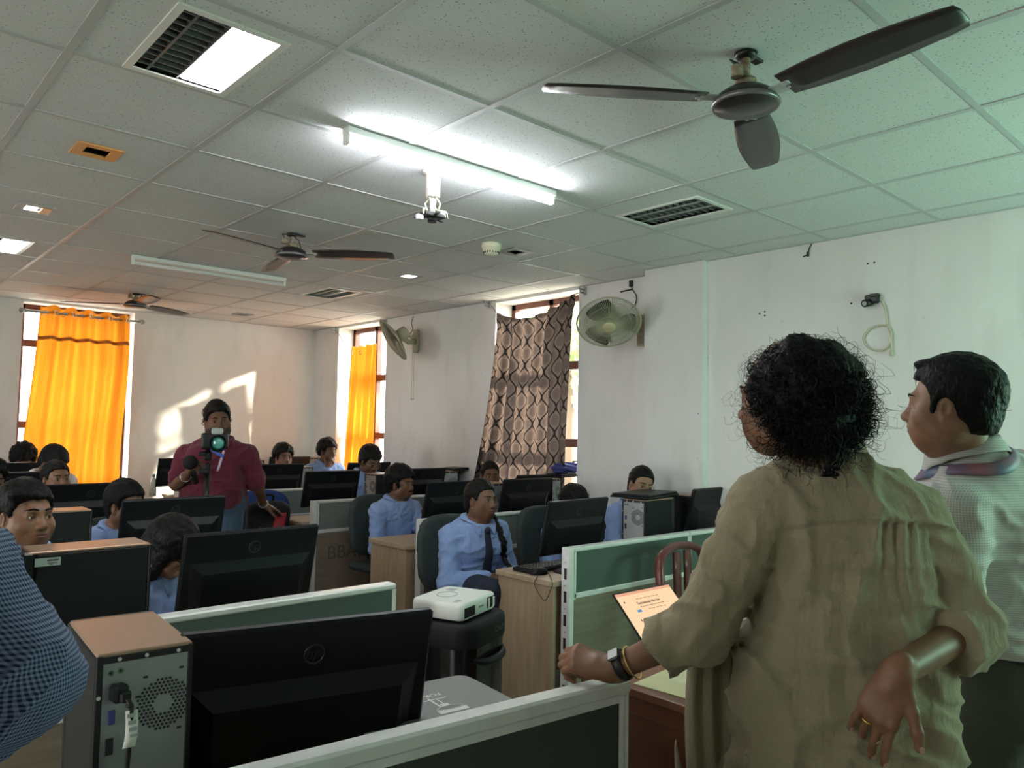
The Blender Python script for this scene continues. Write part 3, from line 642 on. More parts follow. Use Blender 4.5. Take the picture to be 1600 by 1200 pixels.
cA = at_d(951, 504, 5.42); wall_fan(cA, (-.50, -.52, -.80), (XR, cA[1]+.03, cA[2]+.02), 'wall fan facing the room between the black curtain and the corner pillar')
cB = at_d(614, 531, 7.42); wall_fan(cB, (-.66, .30, -.50), (XR, 6.47, 2.42), 'wall fan on the window pier, turned towards the orange side curtain', True)
def stub(name, label, cat, pts, r, m, extra=None, group=None):
    o = MB().tube(pts, r, 6); 
    if extra: extra(o)
    return tag(o.obj(name, M[m]), label, cat, group)
def sp(P, n=8):
    """smooth curve through points"""
    P = np.asarray(P, float); P = np.vstack([2*P[0]-P[1], P, 2*P[-1]-P[-2]]); out = []
    for i in range(1, len(P)-2):
        for k in range(n):
            t = k/n; out.append(.5*((2*P[i])+(-P[i-1]+P[i+1])*t+(2*P[i-1]-5*P[i]+4*P[i+1]-P[i+2])*t*t+(-P[i-1]+3*P[i]-3*P[i+1]+P[i+2])*t**3))
    out.append(P[-2]); return np.array(out)
q = [at_x(x, y, 4.56) for x, y in ((986, 443), (988, 452), (994, 462), (993, 474), (986, 484))]
stub('loose_cable', 'thin cable hanging from a wall stub above the fan by the curtain', 'cable', sp(q), .004, 'cable', lambda o: (o.box(q[0], (.02, .03, .05), .004), o.tube([q[1], q[1]+np.array([-.02, .10, -.01])], .006, 6)))
q2 = [at_x(x, y, 4.55) for x, y in ((646, 494), (643, 505), (645, 514), (640, 524), (645, 530), (654, 524))]
stub('loose_cable', 'thin cable dropping from the ceiling to the fan on the pier', 'cable', sp(q2), .004, 'cable')
q3 = [at_x(x, y, 4.44) for x, y in ((1268, 381), (1264, 389), (1262, 397), (1255, 401))]
stub('wire_stub', 'short wire stub hanging from the ceiling edge on the right wall', 'cable', sp(q3), .004, 'cable', lambda o: o.box(q3[2], (.012, .014, .03), .003))
t = thing('wall_camera_stub', 'small dark round fitting on the right wall with a looped cable', 'wall fitting', at_x(1365, 468, 4.45)); c = np.zeros(3)
MB().box((-.02, 0, .0), (.04, .075, .05), .008).box((-.03, -.02, .018), (.03, .05, .02), .004).obj('body', M['black'], t); MB().cyl((-.03, .01, -.02), (-.075, .02, -.03), .022, 18).obj('barrel', M['black'], t); MB().cyl((-.072, .019, -.029), (-.078, .021, -.031), .013, 14).obj('lens', M['greyl'], t)
o0 = at_x(1365, 468, 4.45); pl = [at_x(x, y, 4.435)-o0 for x, y in ((1378, 470), (1384, 488), (1385, 508), (1378, 508), (1362, 512), (1350, 524), (1352, 538), (1366, 547), (1382, 546), (1391, 535), (1393, 520), (1386, 508), (1392, 526), (1393, 545), (1393, 552))]
MB().tube(sp(pl, 5), .0055, 7).box(pl[-1], (.02, .02, .03), .004).obj('cable_loop', M['cablew'], t)
for (x, y, X, lab) in ((915, 455, XR, 'metal curtain bracket on the wall right of the black curtain'), (766, 476, XR, 'metal curtain bracket on the wall left of the black curtain'), (526, 517, XR, 'metal curtain bracket on the wall left of the side window'), (604, 503, XR, 'metal curtain bracket on the pier right of the side window')):
    p = at_x(x, y, X); t = thing('curtain_bracket', lab, 'bracket', p, 0, 'curtain brackets'); MB().box((-.006, 0, 0), (.012, .03, .07), .003).obj('plate', M['greyl'], t); MB().tube([(-.01, 0, .01), (-.07, 0, .01), (-.075, 0, .03)], .008, 8).tube([(-.01, 0, -.02), (-.06, 0, -.02), (-.066, 0, 0)], .006, 8).obj('hook', M['steel'], t)

# ------------------------------------------------------------------ curtains
t = thing('curtain_rod', 'dark curtain rod with ball ends over the far window', 'curtain rod', (1.975, 8.55, 2.555)); MB().cyl((-.53, 0, 0), (.53, 0, 0), .011, 12).obj('rod', M['steel'], t)
for sx in (-1, 1): MB().lathe([(0, -.03), (.016, -.026), (.024, -.008), (.024, .008), (.012, .02), (0, .022)], 16, R=Ry(sx*math.pi/2), c=(sx*.545, 0, 0)).obj('finial', M['steel'], t)
for sx in (-1, 1): MB().bx(sx*.50-.008, sx*.50+.008, 0, .10, -.012, .012, .003).obj('bracket', M['steel'], t)
t = thing('orange_curtain', 'wide glowing orange eyelet curtain across the far window', 'curtain', (1.975, 8.55, 0)); G = []; nu, nv = 150, 40
def foldy(u, amp, n=5.0): return amp*math.sin(2*math.pi*n*u+.6)
for j in range(nv):
    v = j/(nv-1); z = 2.625-1.93*v; x0 = at_y(64-22*v, 480, 8.55)[0]-1.975; x1 = at_y(204-2*v, 480, 8.55)[0]-1.975+.02*math.sin(v*6); row = []
    for i in range(nu): u = i/(nu-1); row.append((x0+(x1-x0)*u+.008*math.sin(9*u+5*v), foldy(u, .030*(1-.35*v)+.012)+.018*math.sin(17*u+2.0*v)*v+.03*v*math.sin(3*v+4*u), z-.012*math.sin(2*math.pi*5*u+.6)*(1-v)**6+(-.03*u if j == 0 else 0)))
    G.append(row)
G = np.array(G); MB().sheet(G, .0, 0, True).obj('cloth', M['orange'], t); mb = MB()
row = G[6]+np.array([0, -.004, 0]); MB().sheet(np.stack([row, row+np.array([0, 0, -.035])]), .0).obj('hem_band', mat('orange_hem', (.42, .15, .02), .9), t)
for k in range(10):
    i = int((k+.5)/10*nu); p = G[1][i]; d = unit(G[1][i+1]-G[1][i-1]); n = np.array([-d[1], d[0], 0]); MB().tube([p*np.array([1, 1, 0])+np.array([0, 0, 2.555])+.024*(math.cos(a)*d+np.array([0, 0, math.sin(a)]))-n*.002 for a in np.linspace(0, 2*math.pi, 25)[:-1]], .005, 6, closed=True).obj('eyelet', M['silver'], t)
t = thing('side_curtain', 'narrow orange curtain bunched in the right side window', 'curtain', (4.66, 7.72, 0)); G = []
for j in range(30):
    v = j/29; z = 2.43-1.55*v; ya, yb = at_x(549-10*v, 560, 4.66)[1], at_x(588-5*v, 560, 4.66)[1]; G.append([(.035*math.sin(2*math.pi*4*u+v), ya+(yb-ya)*u-7.72, z+.01*math.sin(20*u)) for u in np.linspace(0, 1, 70)])
MB().sheet(np.array(G), 0, 0, True).obj('cloth', M['orange'], t)
for k in range(3): q = np.array(G[1][10+k*22]); MB().tube([q+np.array([0, .022*math.cos(a), .022*math.sin(a)-.03]) for a in np.linspace(0, 2*math.pi, 21)[:-1]], .005, 6, closed=True).obj('eyelet', M['silver'], t)
a = at_x(526, 517, 4.50); b = np.array([4.66, at_x(549, 525, 4.66)[1], 2.43]); stub('curtain_string', 'thin sagging string holding up the narrow orange curtain', 'string', sp([a, (a+b)/2-np.array([0, 0, .03]), b]), .003, 'cable')
t = thing('black_curtain', 'black curtain with a pale ogee pattern hung slack across the right window', 'curtain', (4.50, 4.75, 0)); G = []
top = sp([at_x(x, y, 4.50) for x, y in ((776, 489), (798, 496), (822, 497), (850, 488), (876, 474), (899, 459))], 16); nu = len(top)
for j in range(46):
    v = j/45; row = []
    for i in range(nu):
        u = i/(nu-1); xl = 776-36*v**1.3; xr = 899-16*min(1, v*1.6)**.5; yb = at_x(xl+(xr-xl)*u, 600, 4.50)[1]; zt = top[i][2]; z = zt+(.72-zt)*v
        row.append((.022*math.sin(2*math.pi*7*u+.4*math.sin(5*v))*(1-.25*v)+.02*math.sin(6*u+3*v)*v-(.05*v if u < .14 else 0), (top[i][1]*(1-v)+yb*v if v < .06 else yb)-4.75, z))
    G.append(row)
MB().sheet(np.array(G), 0, 0, True).obj('cloth', M['blackcurtain'], t)
for i, (x, y) in ((0, (768, 478)), (nu-1, (912, 456))):
    a = np.array(G[0][i])+np.array([4.50, 4.75, 0]); b = at_x(x, y, 4.52); stub('curtain_string', 'string tying the %s corner of the black curtain to its bracket' % ('left' if i == 0 else 'right'), 'string', [a, (a+b)/2, b], .003, 'cable')

# ------------------------------------------------------------------ furniture and equipment
def partition(label, loc, rz, lens, fab, wd='wood', H=.92, tp=.05, post=True, slots=True, scrawl=None):
    t = thing('partition_screen', label, 'partition', loc, rz, 'low desk partitions'); x = 0.0; L = sum(lens); hp = tp/2
    if post:
        MB().bx(0, .035, -hp-.004, hp+.004, 0, H, .003).obj('post', M['rail'], t); x = .035
        if slots:
            mb = MB()
            for z in np.arange(.10, H-.02, .115): mb.bx(-.0012, .0, -.009, .009, z-.028, z+.028); mb.cyl((-.001, 0, z+.057), (.0, 0, z+.057), .003, 6)
            mb.obj('slot', M['rail_dark'], t)
    for i, l in enumerate(lens):
        x1 = x+l-(.035 if i == 0 and post else 0); a, b = x+.002, x1-.002
        mb = MB(); mb.bx(a, b, -hp-.004, hp+.004, H-.022, H, .005).bx(a, a+.014, -hp-.002, hp+.002, .66, H-.022).bx(b-.014, b, -hp-.002, hp+.002, .66, H-.022); mb.obj('top_rail', M['rail'], t)
        MB().bx(a+.014, b-.014, -hp+.004, hp-.004, .69, H-.022).obj('fabric_panel', M[fab], t)
        MB().bx(a, b, -hp-.002, hp+.002, .665, .692, .003).obj('middle_rail', M['rail'], t)
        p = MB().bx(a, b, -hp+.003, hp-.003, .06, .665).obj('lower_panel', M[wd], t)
        MB().bx(a, b, -hp, hp, 0, .06).obj('foot_rail', M['rail'], t)
        if scrawl and i == 0: text_to(MB(), scrawl, .15, np.stack([(1, 0, 0), (0, 0, 1), (0, -1, 0)], 1).astype(float), (a+.40, -hp+.0022, .50), .0004).obj('pencil_scrawl', M['pencil'], p)
        x = x1
    return t
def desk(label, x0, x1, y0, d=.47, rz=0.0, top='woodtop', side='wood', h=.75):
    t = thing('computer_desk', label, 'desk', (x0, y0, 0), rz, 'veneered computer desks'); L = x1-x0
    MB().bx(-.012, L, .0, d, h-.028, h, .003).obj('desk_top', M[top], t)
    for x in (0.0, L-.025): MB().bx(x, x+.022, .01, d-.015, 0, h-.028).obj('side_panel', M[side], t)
    MB().bx(.022, L-.03, .02, .036, .3, h-.028).obj('back_panel', M[side], t); MB().bx(.022, L-.03, .20, d-.06, h-.10, h-.085).obj('keyboard_tray', M[side], t)
    return t
XRE = 4.52
RR = [('front', 2.69, 4.36), ('second', 4.07, XRE), ('third', 5.50, XRE), ('fourth', 6.62, XRE), ('rear', 8.08, XRE)]
s1 = at_y(1072, 835, 2.69)[0]-2.84; s2 = at_y(828, 800, 4.07)[0]-2.92
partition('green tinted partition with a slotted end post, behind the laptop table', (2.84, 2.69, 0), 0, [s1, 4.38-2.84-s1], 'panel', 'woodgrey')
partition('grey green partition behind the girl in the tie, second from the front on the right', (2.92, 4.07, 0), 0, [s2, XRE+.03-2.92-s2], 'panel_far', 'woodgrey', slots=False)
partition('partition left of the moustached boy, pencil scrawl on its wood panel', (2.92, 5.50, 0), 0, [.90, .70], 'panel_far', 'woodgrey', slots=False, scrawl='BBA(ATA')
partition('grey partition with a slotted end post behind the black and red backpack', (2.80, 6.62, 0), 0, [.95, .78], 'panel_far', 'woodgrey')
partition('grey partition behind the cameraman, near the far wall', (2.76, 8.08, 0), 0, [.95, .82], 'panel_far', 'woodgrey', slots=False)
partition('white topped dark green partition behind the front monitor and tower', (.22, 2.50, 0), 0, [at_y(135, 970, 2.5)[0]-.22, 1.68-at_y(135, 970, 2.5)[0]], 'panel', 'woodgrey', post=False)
LR = [('second', 3.80), ('third', 4.94), ('fourth', 6.28), ('rear', 7.42)]
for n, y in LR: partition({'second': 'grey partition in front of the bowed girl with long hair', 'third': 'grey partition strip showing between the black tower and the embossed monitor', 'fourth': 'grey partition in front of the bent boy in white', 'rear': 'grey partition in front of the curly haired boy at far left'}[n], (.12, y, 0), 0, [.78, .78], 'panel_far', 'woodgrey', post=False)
NA = -5.9; na = math.radians(NA); P0 = np.array([.321, 1.294, 0])
t = thing('partition_screen', 'nearest dark partition with a thick white top, the woman rests her hand on it', 'partition', P0, na, 'low desk partitions'); LN = 1.135
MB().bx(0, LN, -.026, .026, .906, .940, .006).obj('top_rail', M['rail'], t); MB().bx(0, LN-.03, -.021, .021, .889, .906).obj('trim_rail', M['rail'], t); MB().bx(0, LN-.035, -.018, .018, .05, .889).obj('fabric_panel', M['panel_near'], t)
MB().bx(LN-.034, LN-.018, -.022, .022, 0, .906, .003).obj('post', M['rail'], t); MB().bx(LN-.014, LN-.002, -.02, .02, 0, .906, .003).obj('post', M['rail'], t)
MB().bx(0, LN, -.02, .02, 0, .05).obj('foot_rail', M['rail'], t)
for i, (n, y, x1) in enumerate(RR):
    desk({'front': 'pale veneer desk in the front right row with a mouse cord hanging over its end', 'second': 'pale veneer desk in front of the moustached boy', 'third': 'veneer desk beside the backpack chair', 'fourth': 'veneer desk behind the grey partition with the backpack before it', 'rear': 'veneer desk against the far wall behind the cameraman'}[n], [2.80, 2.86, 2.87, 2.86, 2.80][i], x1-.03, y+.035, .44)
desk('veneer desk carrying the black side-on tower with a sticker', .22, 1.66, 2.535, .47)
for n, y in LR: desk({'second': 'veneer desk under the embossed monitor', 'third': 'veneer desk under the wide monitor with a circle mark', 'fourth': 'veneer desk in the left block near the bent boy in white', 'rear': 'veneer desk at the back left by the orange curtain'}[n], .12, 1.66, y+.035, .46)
d0 = desk('veneer desk right behind the nearest partition, carrying the nearest tower and monitor', .0, 1.06, 0, .50, na); d0.location = (P0[0]+.03*math.sin(-na)+.06, P0[1]+.03*math.cos(na), 0)

# monitors
def monitor_proto(label, w=.498, ph=.298, cz=.245):
    t = thing('monitor', label, 'monitor', (0, 0, 0), 0, 'black flat monitors'); R = Rx(math.radians(13)); o = np.array([0, .0, cz]); kx, kz = w/.498, ph/.298
    MB().at(o, R).box((0, 0, 0), (w, .024, ph), .006).obj('shell', M['mon'], t)
    h = MB().at(o, R); poly = [(-.205, .035), (.205, .035), (.155, -.02), (.155, -.138), (-.155, -.138), (-.155, -.02)]
    V = []
    for (x, z), dy in zip([(-.225, .045), (.225, .045), (.21, -.145), (-.21, -.145), (-.185, .012), (.185, .012), (.18, -.130), (-.18, -.130)], [-.012]*4+[-.036]*4): V.append((x*kx, dy, z*kz))
    h.add(V, [(4, 5, 6, 7)[::-1], (0, 1, 5, 4)[::-1], (1, 2, 6, 5)[::-1], (2, 3, 7, 6)[::-1], (3, 0, 4, 7)[::-1]]); h.obj('rear_cover', M['mon'], t)
    MB().at(o, R).bx(-.243*kx, .243*kx, .0125, .0145, -.128*kz, .143*kz).obj('screen', M['gloss'], t)
    lg = MB().at(o, R); lg.tube([(.021*math.cos(a), -.0122, .088*kz+.021*math.sin(a)) for a in np.linspace(0, 2*math.pi, 29)[:-1]], .0022, 6, closed=True); text_to(lg, 'hp', .036, np.stack([(1, 0, .0), (.25, 0, 1), (0, -1, 0)], 1).astype(float), (0, -.0128, .090*kz), .001); lg.obj('maker_mark', M['logo'], t)
    MB().at(o, R).bx(-.06, .06, -.0375, -.0362, -.118, -.105).obj('vent_strip', M['black'], t)
    MB().box((0, .035, cz*.42), (.07, .022, cz*.80), .004).obj('stand_neck', M['black'], t); MB().lathe([(0, 0), (.115, 0), (.115, .008), (.06, .014), (0, .016)], 32).obj('stand_base', M['black'], t)
    return t
m0 = monitor_proto('black monitor in front of the long haired bowed girl, its mark above a lit ledge')
mN = monitor_proto('nearest black monitor, bottom left, behind the thick white topped partition', .53, .345, .190)
mN.location = (.815, 1.52, .75); mN.rotation_euler = (0, 0, math.radians(-13.5))
MB().at((0, 0, .190), Rx(math.radians(13))).bx(.14, .18, -.0375, -.0362, -.135, -.10).obj('sticker', mat('dull_sticker', (.05, .05, .055), .5), mN)
def mon(label, x, y, rz=0.0, dz=0.0): return dup(m0, (x, y, .75+dz), math.radians(rz), label)
def xm(px, Y): return at_y(px, 800, Y)[0]
m0.location = (xm(396, 2.68), 2.69, .75); m0.rotation_euler = (0, 0, .017)
mon('black monitor cut by the left edge below the girl with the gold hoop', xm(-152, 2.68), 2.69)
mon('dark grey monitor with a clear circle mark, before the man holding the camera', xm(273, 3.98), 4.0)
mon('black monitor hiding the mouth of the girl under the orange curtain', xm(139, 5.12), 5.13)
mon('black monitor at far left, in front of the head bent boy in white', xm(10, 6.43), 6.43)
mon('rearmost black monitor at far left in front of the curly haired boy', xm(5, 7.58), 7.58, 0, .012)
mon('black monitor beside the slotted end post, above the keyboard', 3.085, 2.86, 3)
mon('black monitor at the right end of the front row, beside the woman in beige', xm(1104, 2.86), 2.84, 4, .015)
mon('black monitor between the moustached boy and the girl in the tie', 3.34, 4.25, 0)
mon('black monitor right of the girl in the tie, behind her, left of its twin', 4.005, 4.22)
mon('black monitor under the blue bag, near the black curtain', 4.285, 4.38, 0, .012)
mon('black monitor behind the grey partition, left of the boy in glasses', xm(517, 5.66), 5.67)
mon('black monitor behind the moustached boy, against the window pier', xm(655, 5.70), 5.68)
mon('black monitor right of the cameraman, hiding the chin of a boy', xm(430, 6.80), 6.78)
mon('black monitor left of the cameraman at the far wall', xm(281, 8.25), 8.24)
mon('black monitor at the far wall behind the boy with short curls', xm(448, 8.25), 8.24)
mon('black monitor below the orange side curtain', xm(572, 6.80), 6.79)

# towers
def tower_proto(label):
    t = thing('computer_tower', label, 'computer tower', (0, 0, 0), 0, 'desktop computer towers'); w, d, h = .165, .30, .355
    MB().bx(-w/2, w/2, .002, d-.03, .006, h-.006, .006).obj('case', M['blackm'], t)
    MB().bx(-w/2+.002, w/2-.002, .001, d-.012, h-.008, h, .002).obj('top_plate', M['copper'], t)
    MB().box((0, d-.014, h/2), (w+.002, .03, h), .007).obj('front_bezel', M['black'], t)
    bp = MB().bx(-w/2+.012, w/2-.010, -.001, .003, .012, h-.018).obj('back_plate', M['steel'], t)
    mb = MB(); mb.bx(-w/2, -w/2+.012, -.003, .004, .004, h-.004, .002).bx(w/2-.010, w/2, -.003, .004, .004, h-.004, .002).bx(-w/2, w/2, -.003, .004, h-.018, h-.006, .002); mb.obj('rear_frame', M['black'], t)
    mb = MB()
    for x, z in ((-.045, h-.012), (.0, h-.012), (.055, h-.012), (-w/2+.006, h-.075), (-w/2+.006, h-.21)): mb.cyl((x, -.0045, z), (x, -.003, z), .0035, 10)
    mb.obj('screw', M['silver'], t)
    mb = MB(); cx, cz, R0 = .032, h-.105, .046
    for i in range(-9, 10):
        for j in range(-10, 11):
            x = (i+.5*(j % 2))*.0072; z = j*.0063; r = math.hypot(x, z)
            if .0165 < r < R0: mb.cyl((cx+x, -.0012, cz+z), (cx+x, -.0018, cz+z), .0027, 6)
    mb.obj('fan_vent', M['rail_dark'], bp)
    mb = MB()
    for i in range(13):
        for j in range(3): mb.cyl((-.035+i*.0075, -.0012, .045+j*.0075), (-.035+i*.0075, -.0018, .045+j*.0075), .0026, 6)
    for i in range(4): mb.cyl((-.01+i*.012, -.0012, .088+.001*i), (-.01+i*.012, -.0018, .088+.001*i), .0025, 6)
    mb.obj('vent_grille', M['rail_dark'], bp)
    for (x, z) in ((.0, h-.052), (.062, h-.045), (-.012, h-.085), (.062, h-.155)): MB().bx(x-.004, x+.004, -.0018, -.001, z-.002, z+.002).obj('latch_slot', M['rail_dark'], bp)
    mb = MB(); mb.bx(-.06, -.048, -.004, -.001, h-.125, h-.10, .001); mb.obj('display_port', M['dial'], bp)
    mb = MB(); mb.bx(-.062, -.049, -.003, -.001, h-.178, h-.148, .001); mb.obj('serial_port', M['rail_dark'], bp)
    mb = MB()
    for x, z in ((-.058, h-.035), (-.042, h-.033)): mb.tube([(x+.0045*math.cos(a), -.002, z+.0045*math.sin(a)) for a in np.linspace(0, 2*math.pi, 17)[:-1]], .0011, 5, closed=True)
    mb.obj('audio_jack', M['green'], bp); MB().cyl((-.058, -.0012, h-.035), (-.058, -.002, h-.035), .003, 8).cyl((-.042, -.0012, h-.033), (-.042, -.002, h-.033), .003, 8).obj('jack_hole', M['rail_dark'], bp)
    return t
T0A = math.radians(-4)
t0 = tower_proto('nearest black computer tower with its steel back and round vent facing us'); t0.location = (.475, 1.50, .75); t0.rotation_euler = (0, 0, T0A)
pc = thing('power_cord', 'black power cord with a white tag plugged in the nearest tower', 'power cord', (.475, 1.50, .75), T0A); h = .355
MB().box((-.046, -.014, h-.068), (.026, .026, .030), .004, R=Rz(.25)).box((-.038, -.028, h-.072), (.018, .016, .020), .004, R=Rz(.5)).obj('plug', M['black'], pc); cp = sp([(-.036, -.034, h-.075), (-.031, -.040, h-.09), (-.029, -.036, h-.12), (-.030, -.030, h-.17), (-.032, -.028, h-.22), (-.036, -.025, h-.30), (-.038, -.02, .02)])
MB().tube(cp, .0045, 8).lathe([(.0065, 0), (.0065, .004)], 10, c=(-.033, -.039, h-.087)).obj('cord', M['cable'], pc)
G = np.array([[(x-.0305+.002*k-.0005*k*k, -.0425+.002*math.sin(k), h-.093-.0125*k) for x in (-.010, 0, .010)] for k in range(6)]); tg = MB().sheet(G, .0012).obj('cord_tag', M['paper'], pc)
mb = MB(); [mb.bx(-.0375+.002*k, -.024+.002*k, -.0440, -.0436, h-.105-.012*k, h-.098-.012*k) for k in range(4)]; mb.obj('tag_print', M['greyl'], tg)
def tower(label, x, y, rz=0.0, dz=0.0, s=None):
    c = dup(t0, (x, y, .75+dz), math.radians(rz), label)
    if s: c.scale = s
    return c
tl = tower('black computer tower standing side-on with a small sticker, behind the white topped rail', xm(238, 2.70), 2.783, 90, .0, (1, 1.22, 1.03))
st = MB().bx(-.0833, -.0825, .215, .272, .312, .336).obj('sticker', mat('sticker_pale', (.42, .50, .47), .5), tl); MB().bx(-.0836, -.0833, .220, .245, .326, .331).bx(-.0836, -.0833, .222, .244, .319, .3215).bx(-.0836, -.0833, .232, .240, .3145, .317).obj('print', M['ink'], st)
tower('black computer tower by the face of the girl with the gold hoop', xm(137, 4.02), 4.03, 90, 0, (1, 1.2, 1.0))
tw1 = tower('steel backed computer tower in the front right row under a flat black tray', xm(1007, 2.83), 2.912, -86, .0, (1, 1.1, 1))
tw2 = tower('steel backed computer tower beside the face of the girl in the tie', xm(778, 4.30), 4.30, -6, -.0)
tw3 = tower('pale backed computer tower beside the boy in glasses', xm(586, 5.58), 5.663, -86, 0)
tw4 = tower('computer tower under a tilted black tray, left of the peering girl', 4.40, 5.66, -40, 0)
tower('black computer tower right of the far monitor by the cameraman', xm(478, 6.79), 6.83, 0, 0)
tower('grey computer tower at the far wall, left of the boy touching his mouth', xm(488, 8.22), 8.22, -25, .02)
tower('small grey computer tower at the far wall just right of the cameraman', xm(398, 8.22), 8.22, -20, 0)
tw5 = tower('computer tower beside the right wall under a closed black slab', 4.255, 3.03-.16, 0, 0, (.8, .8, 1.0))
tw6 = tower('grey sided computer tower below the blue bag', 4.40, 4.40-.12, 0, .0, (.6, .5, 1.05))
def tray(label, px, Y, z, w, d, rz, tilt=0.0):
    t = thing('black_tray', label, 'tray', (xm(px, Y), Y, z), math.radians(rz), 'flat black trays on towers'); R = Ry(tilt); mb = MB().at((0, 0, .0), R); mb.box((0, 0, .010), (w, d, .012), .004); mb.obj('slab', M['blackm'], t); MB().at((0, 0, 0), R).box((0, 0, .0225), (w*.96, d*.94, .012), .004).obj('lid', M['mon'], t); return t
tray('closed flat black slab lying over the tower in the front right row', 1008, 2.97, 1.108, .46, .26, 14)
tray('tilted flat black slab on the tower left of the peering girl', 724, 5.70, 1.112, .33, .24, -12, -.06)
tray('closed flat black slab on the tower beside the right wall', 1118, 2.99, 1.108, .30, .20, 0)
tray('thin black slab on the tower under the blue bag', 884, 4.35, 1.125, .30, .18, 0)
b = at_y(885, 738, 4.36)
t = thing('cloth_bag', 'rolled blue cloth bag lying on top of the monitors by the black curtain', 'bag', (b[0], 4.36, 1.155)); rs = np.random.RandomState(4)
fb = comb([ell((0, 0, .042), (.135, .075, .042), k=.01), ell((.07, .0, .045), (.065, .07, .045), k=.02), ell((-.09, .0, .04), (.05, .07, .04), k=.02)])
soft_obj('body', lambda p: fb(p)+.006*np.sin(p[:, 2]*190+8*p[:, 0]+3*np.sin(p[:, 0]*14))-.003*wob(p, 30, 1), (-.19, -.11, -.02), (.19, .11, .12), .006, M['bagblue'], t)
MB().tube(sp([(.07, -.07, .02), (.11, -.075, .06), (.09, -.05, .095), (.04, -.03, .092)]), .007, 8).obj('strap', M['bag'], t)

# office chairs
def chair_proto(label, fab='chair'):
    t = thing('office_chair', label, 'chair', (0, 0, 0), 0, 'armless office chairs')
    soft_obj('seat', comb([bxp((0, .0, .445), (.23, .22, .035), rad=.03, k=0)]), (-.27, -.27, .39), (.27, .27, .50), .02, M[fab], t)
    def back(p):
        q = p.copy(); q[:, 1] = q[:, 1]+.22+.35*q[:, 0]**2*-1.0+.10*(q[:, 2]-.75); r = np.sqrt((q[:, 0]/.215)**2+0); h = np.abs(q[:, 2]-.74)/.225
        e = ((np.abs(q[:, 0])/.22)**3.2+h**3.2)**(1/3.2)-1; return np.maximum(e*.15, np.abs(q[:, 1])-.026)
    soft_obj('backrest', lambda p: back(p)-.004, (-.27, -.33, .46), (.27, -.10, 1.02), .016, M[fab], t)
    MB().tube(sp([(0, -.05, .40), (0, -.24, .42), (0, -.285, .55), (0, -.265, .72)]), .018, 10).obj('back_bracket', M['black'], t)
    MB().cyl((0, 0, .12), (0, 0, .42), .028, 14).cyl((0, 0, .09), (0, 0, .25), .038, 14).obj('column', M['black'], t); mb = MB()
    for k in range(5): a = 2*math.pi*k/5+.3; mb.tube([(0, 0, .11), (.15*math.cos(a), .15*math.sin(a), .095), (.27*math.cos(a), .27*math.sin(a), .075)], [.026, .02, .014], 8)
    mb.obj('star_base', M['black'], t)
    for k in range(5): a = 2*math.pi*k/5+.3; c = np.array((.275*math.cos(a), .275*math.sin(a), .028)); s = np.array((-math.sin(a), math.cos(a), 0)); MB().cyl(c-s*.02, c+s*.02, .027, 14).cyl(c, c+np.array([0, 0, .045]), .008, 8).obj('caster', M['black'], t)
    return t

# students: key, eye pixel, row distance, gaze (heading in degrees, 0 = +x, -90 = towards the front), pitch
STU = {'a': (38, 726, 8.0), 'b': (92, 734, 6.85), 'c': (97, 749, 5.72), 'p': (-10, 757, 4.40), 'e': (62, 808, 3.02), 'f': (214, 792, 4.46), 'g': (284, 882, 3.15),
       'h': (448, 715, 7.25), 'i': (520, 706, 7.32), 'j': (585, 727, 6.06), 'k': (640, 757, 4.83), 'l': (769, 745, 4.86), 'm': (767, 783, 3.42), 'n': (910, 791, 3.47), 'o': (1009, 762, 3.12)}
EYEP = {k: at_y(*v) for k, v in STU.items()}

# projector on its speaker
PA = math.radians(22); pp = np.array([2.035, 2.56, 0])
t = thing('party_speaker', 'tall black rounded speaker under the white projector', 'speaker', pp, PA)
oc = rrect(.36, .34, .09, 8)
def loft(mb, secs, m=0):
    k = len(secs[0]); V = np.concatenate([np.array(s, float) for s in secs]); F = [(i*k+j, i*k+(j+1) % k, (i+1)*k+(j+1) % k, (i+1)*k+j) for i in range(len(secs)-1) for j in range(k)]
    mb.add(V, F, m, True); mb.add(secs[0], [tuple(range(k-1, -1, -1))], m); mb.add(secs[-1], [tuple(range(k))], m); return mb
sec = lambda s, z: [(x*s, y*s, z) for x, y in oc]
loft(MB(), [sec(.97, 0), sec(1, .02), sec(1, .60), sec(1.01, .645)]).obj('cabinet', M['gloss'], t); loft(MB(), [sec(1.02, .645), sec(1.045, .66), sec(1.045, .715), sec(1.03, .733), sec(.98, .740)]).obj('top_panel', M['blackm'], t)
MB().tube(sp([(-.13, -.158, .60), (-.08, -.185, .585), (0, -.192, .58), (.08, -.185, .585), (.13, -.158, .60)]), [.008+.010*math.sin(math.pi*i/32) for i in range(33)], 10).obj('handle', M['mon'], t)
text_to(MB(), 'SONY', .034, np.stack([(1, 0, 0), (0, 0, 1), (0, -1, 0)], 1).astype(float), (.055, -.1785, .688), .001).obj('maker_mark', mat('mark_grey', (.10, .10, .105), .4), t)
t = thing('projector', 'white projector lying on the black speaker', 'projector', pp+np.array([-.005, .0, .7415]), PA); oc2 = rrect(.30, .245, .03, 5); sec2 = lambda s, z: [(x*s if True else 0, y*s, z) for x, y in oc2]
loft(MB(), [sec2(.97, .010), sec2(1, .018), sec2(1, .066), sec2(.985, .080), sec2(.95, .0865)]).obj('body', M['white'], t)
MB().bx(-.13, -.045, -.1245, -.115, .018, .066, .003).obj('exhaust_grille', M['blackm'], t); mb = MB(); [mb.bx(-.128, -.047, -.1262, -.124, z, z+.0022) for z in np.arange(.024, .064, .006)]; mb.obj('grille_fin', M['black'], t)
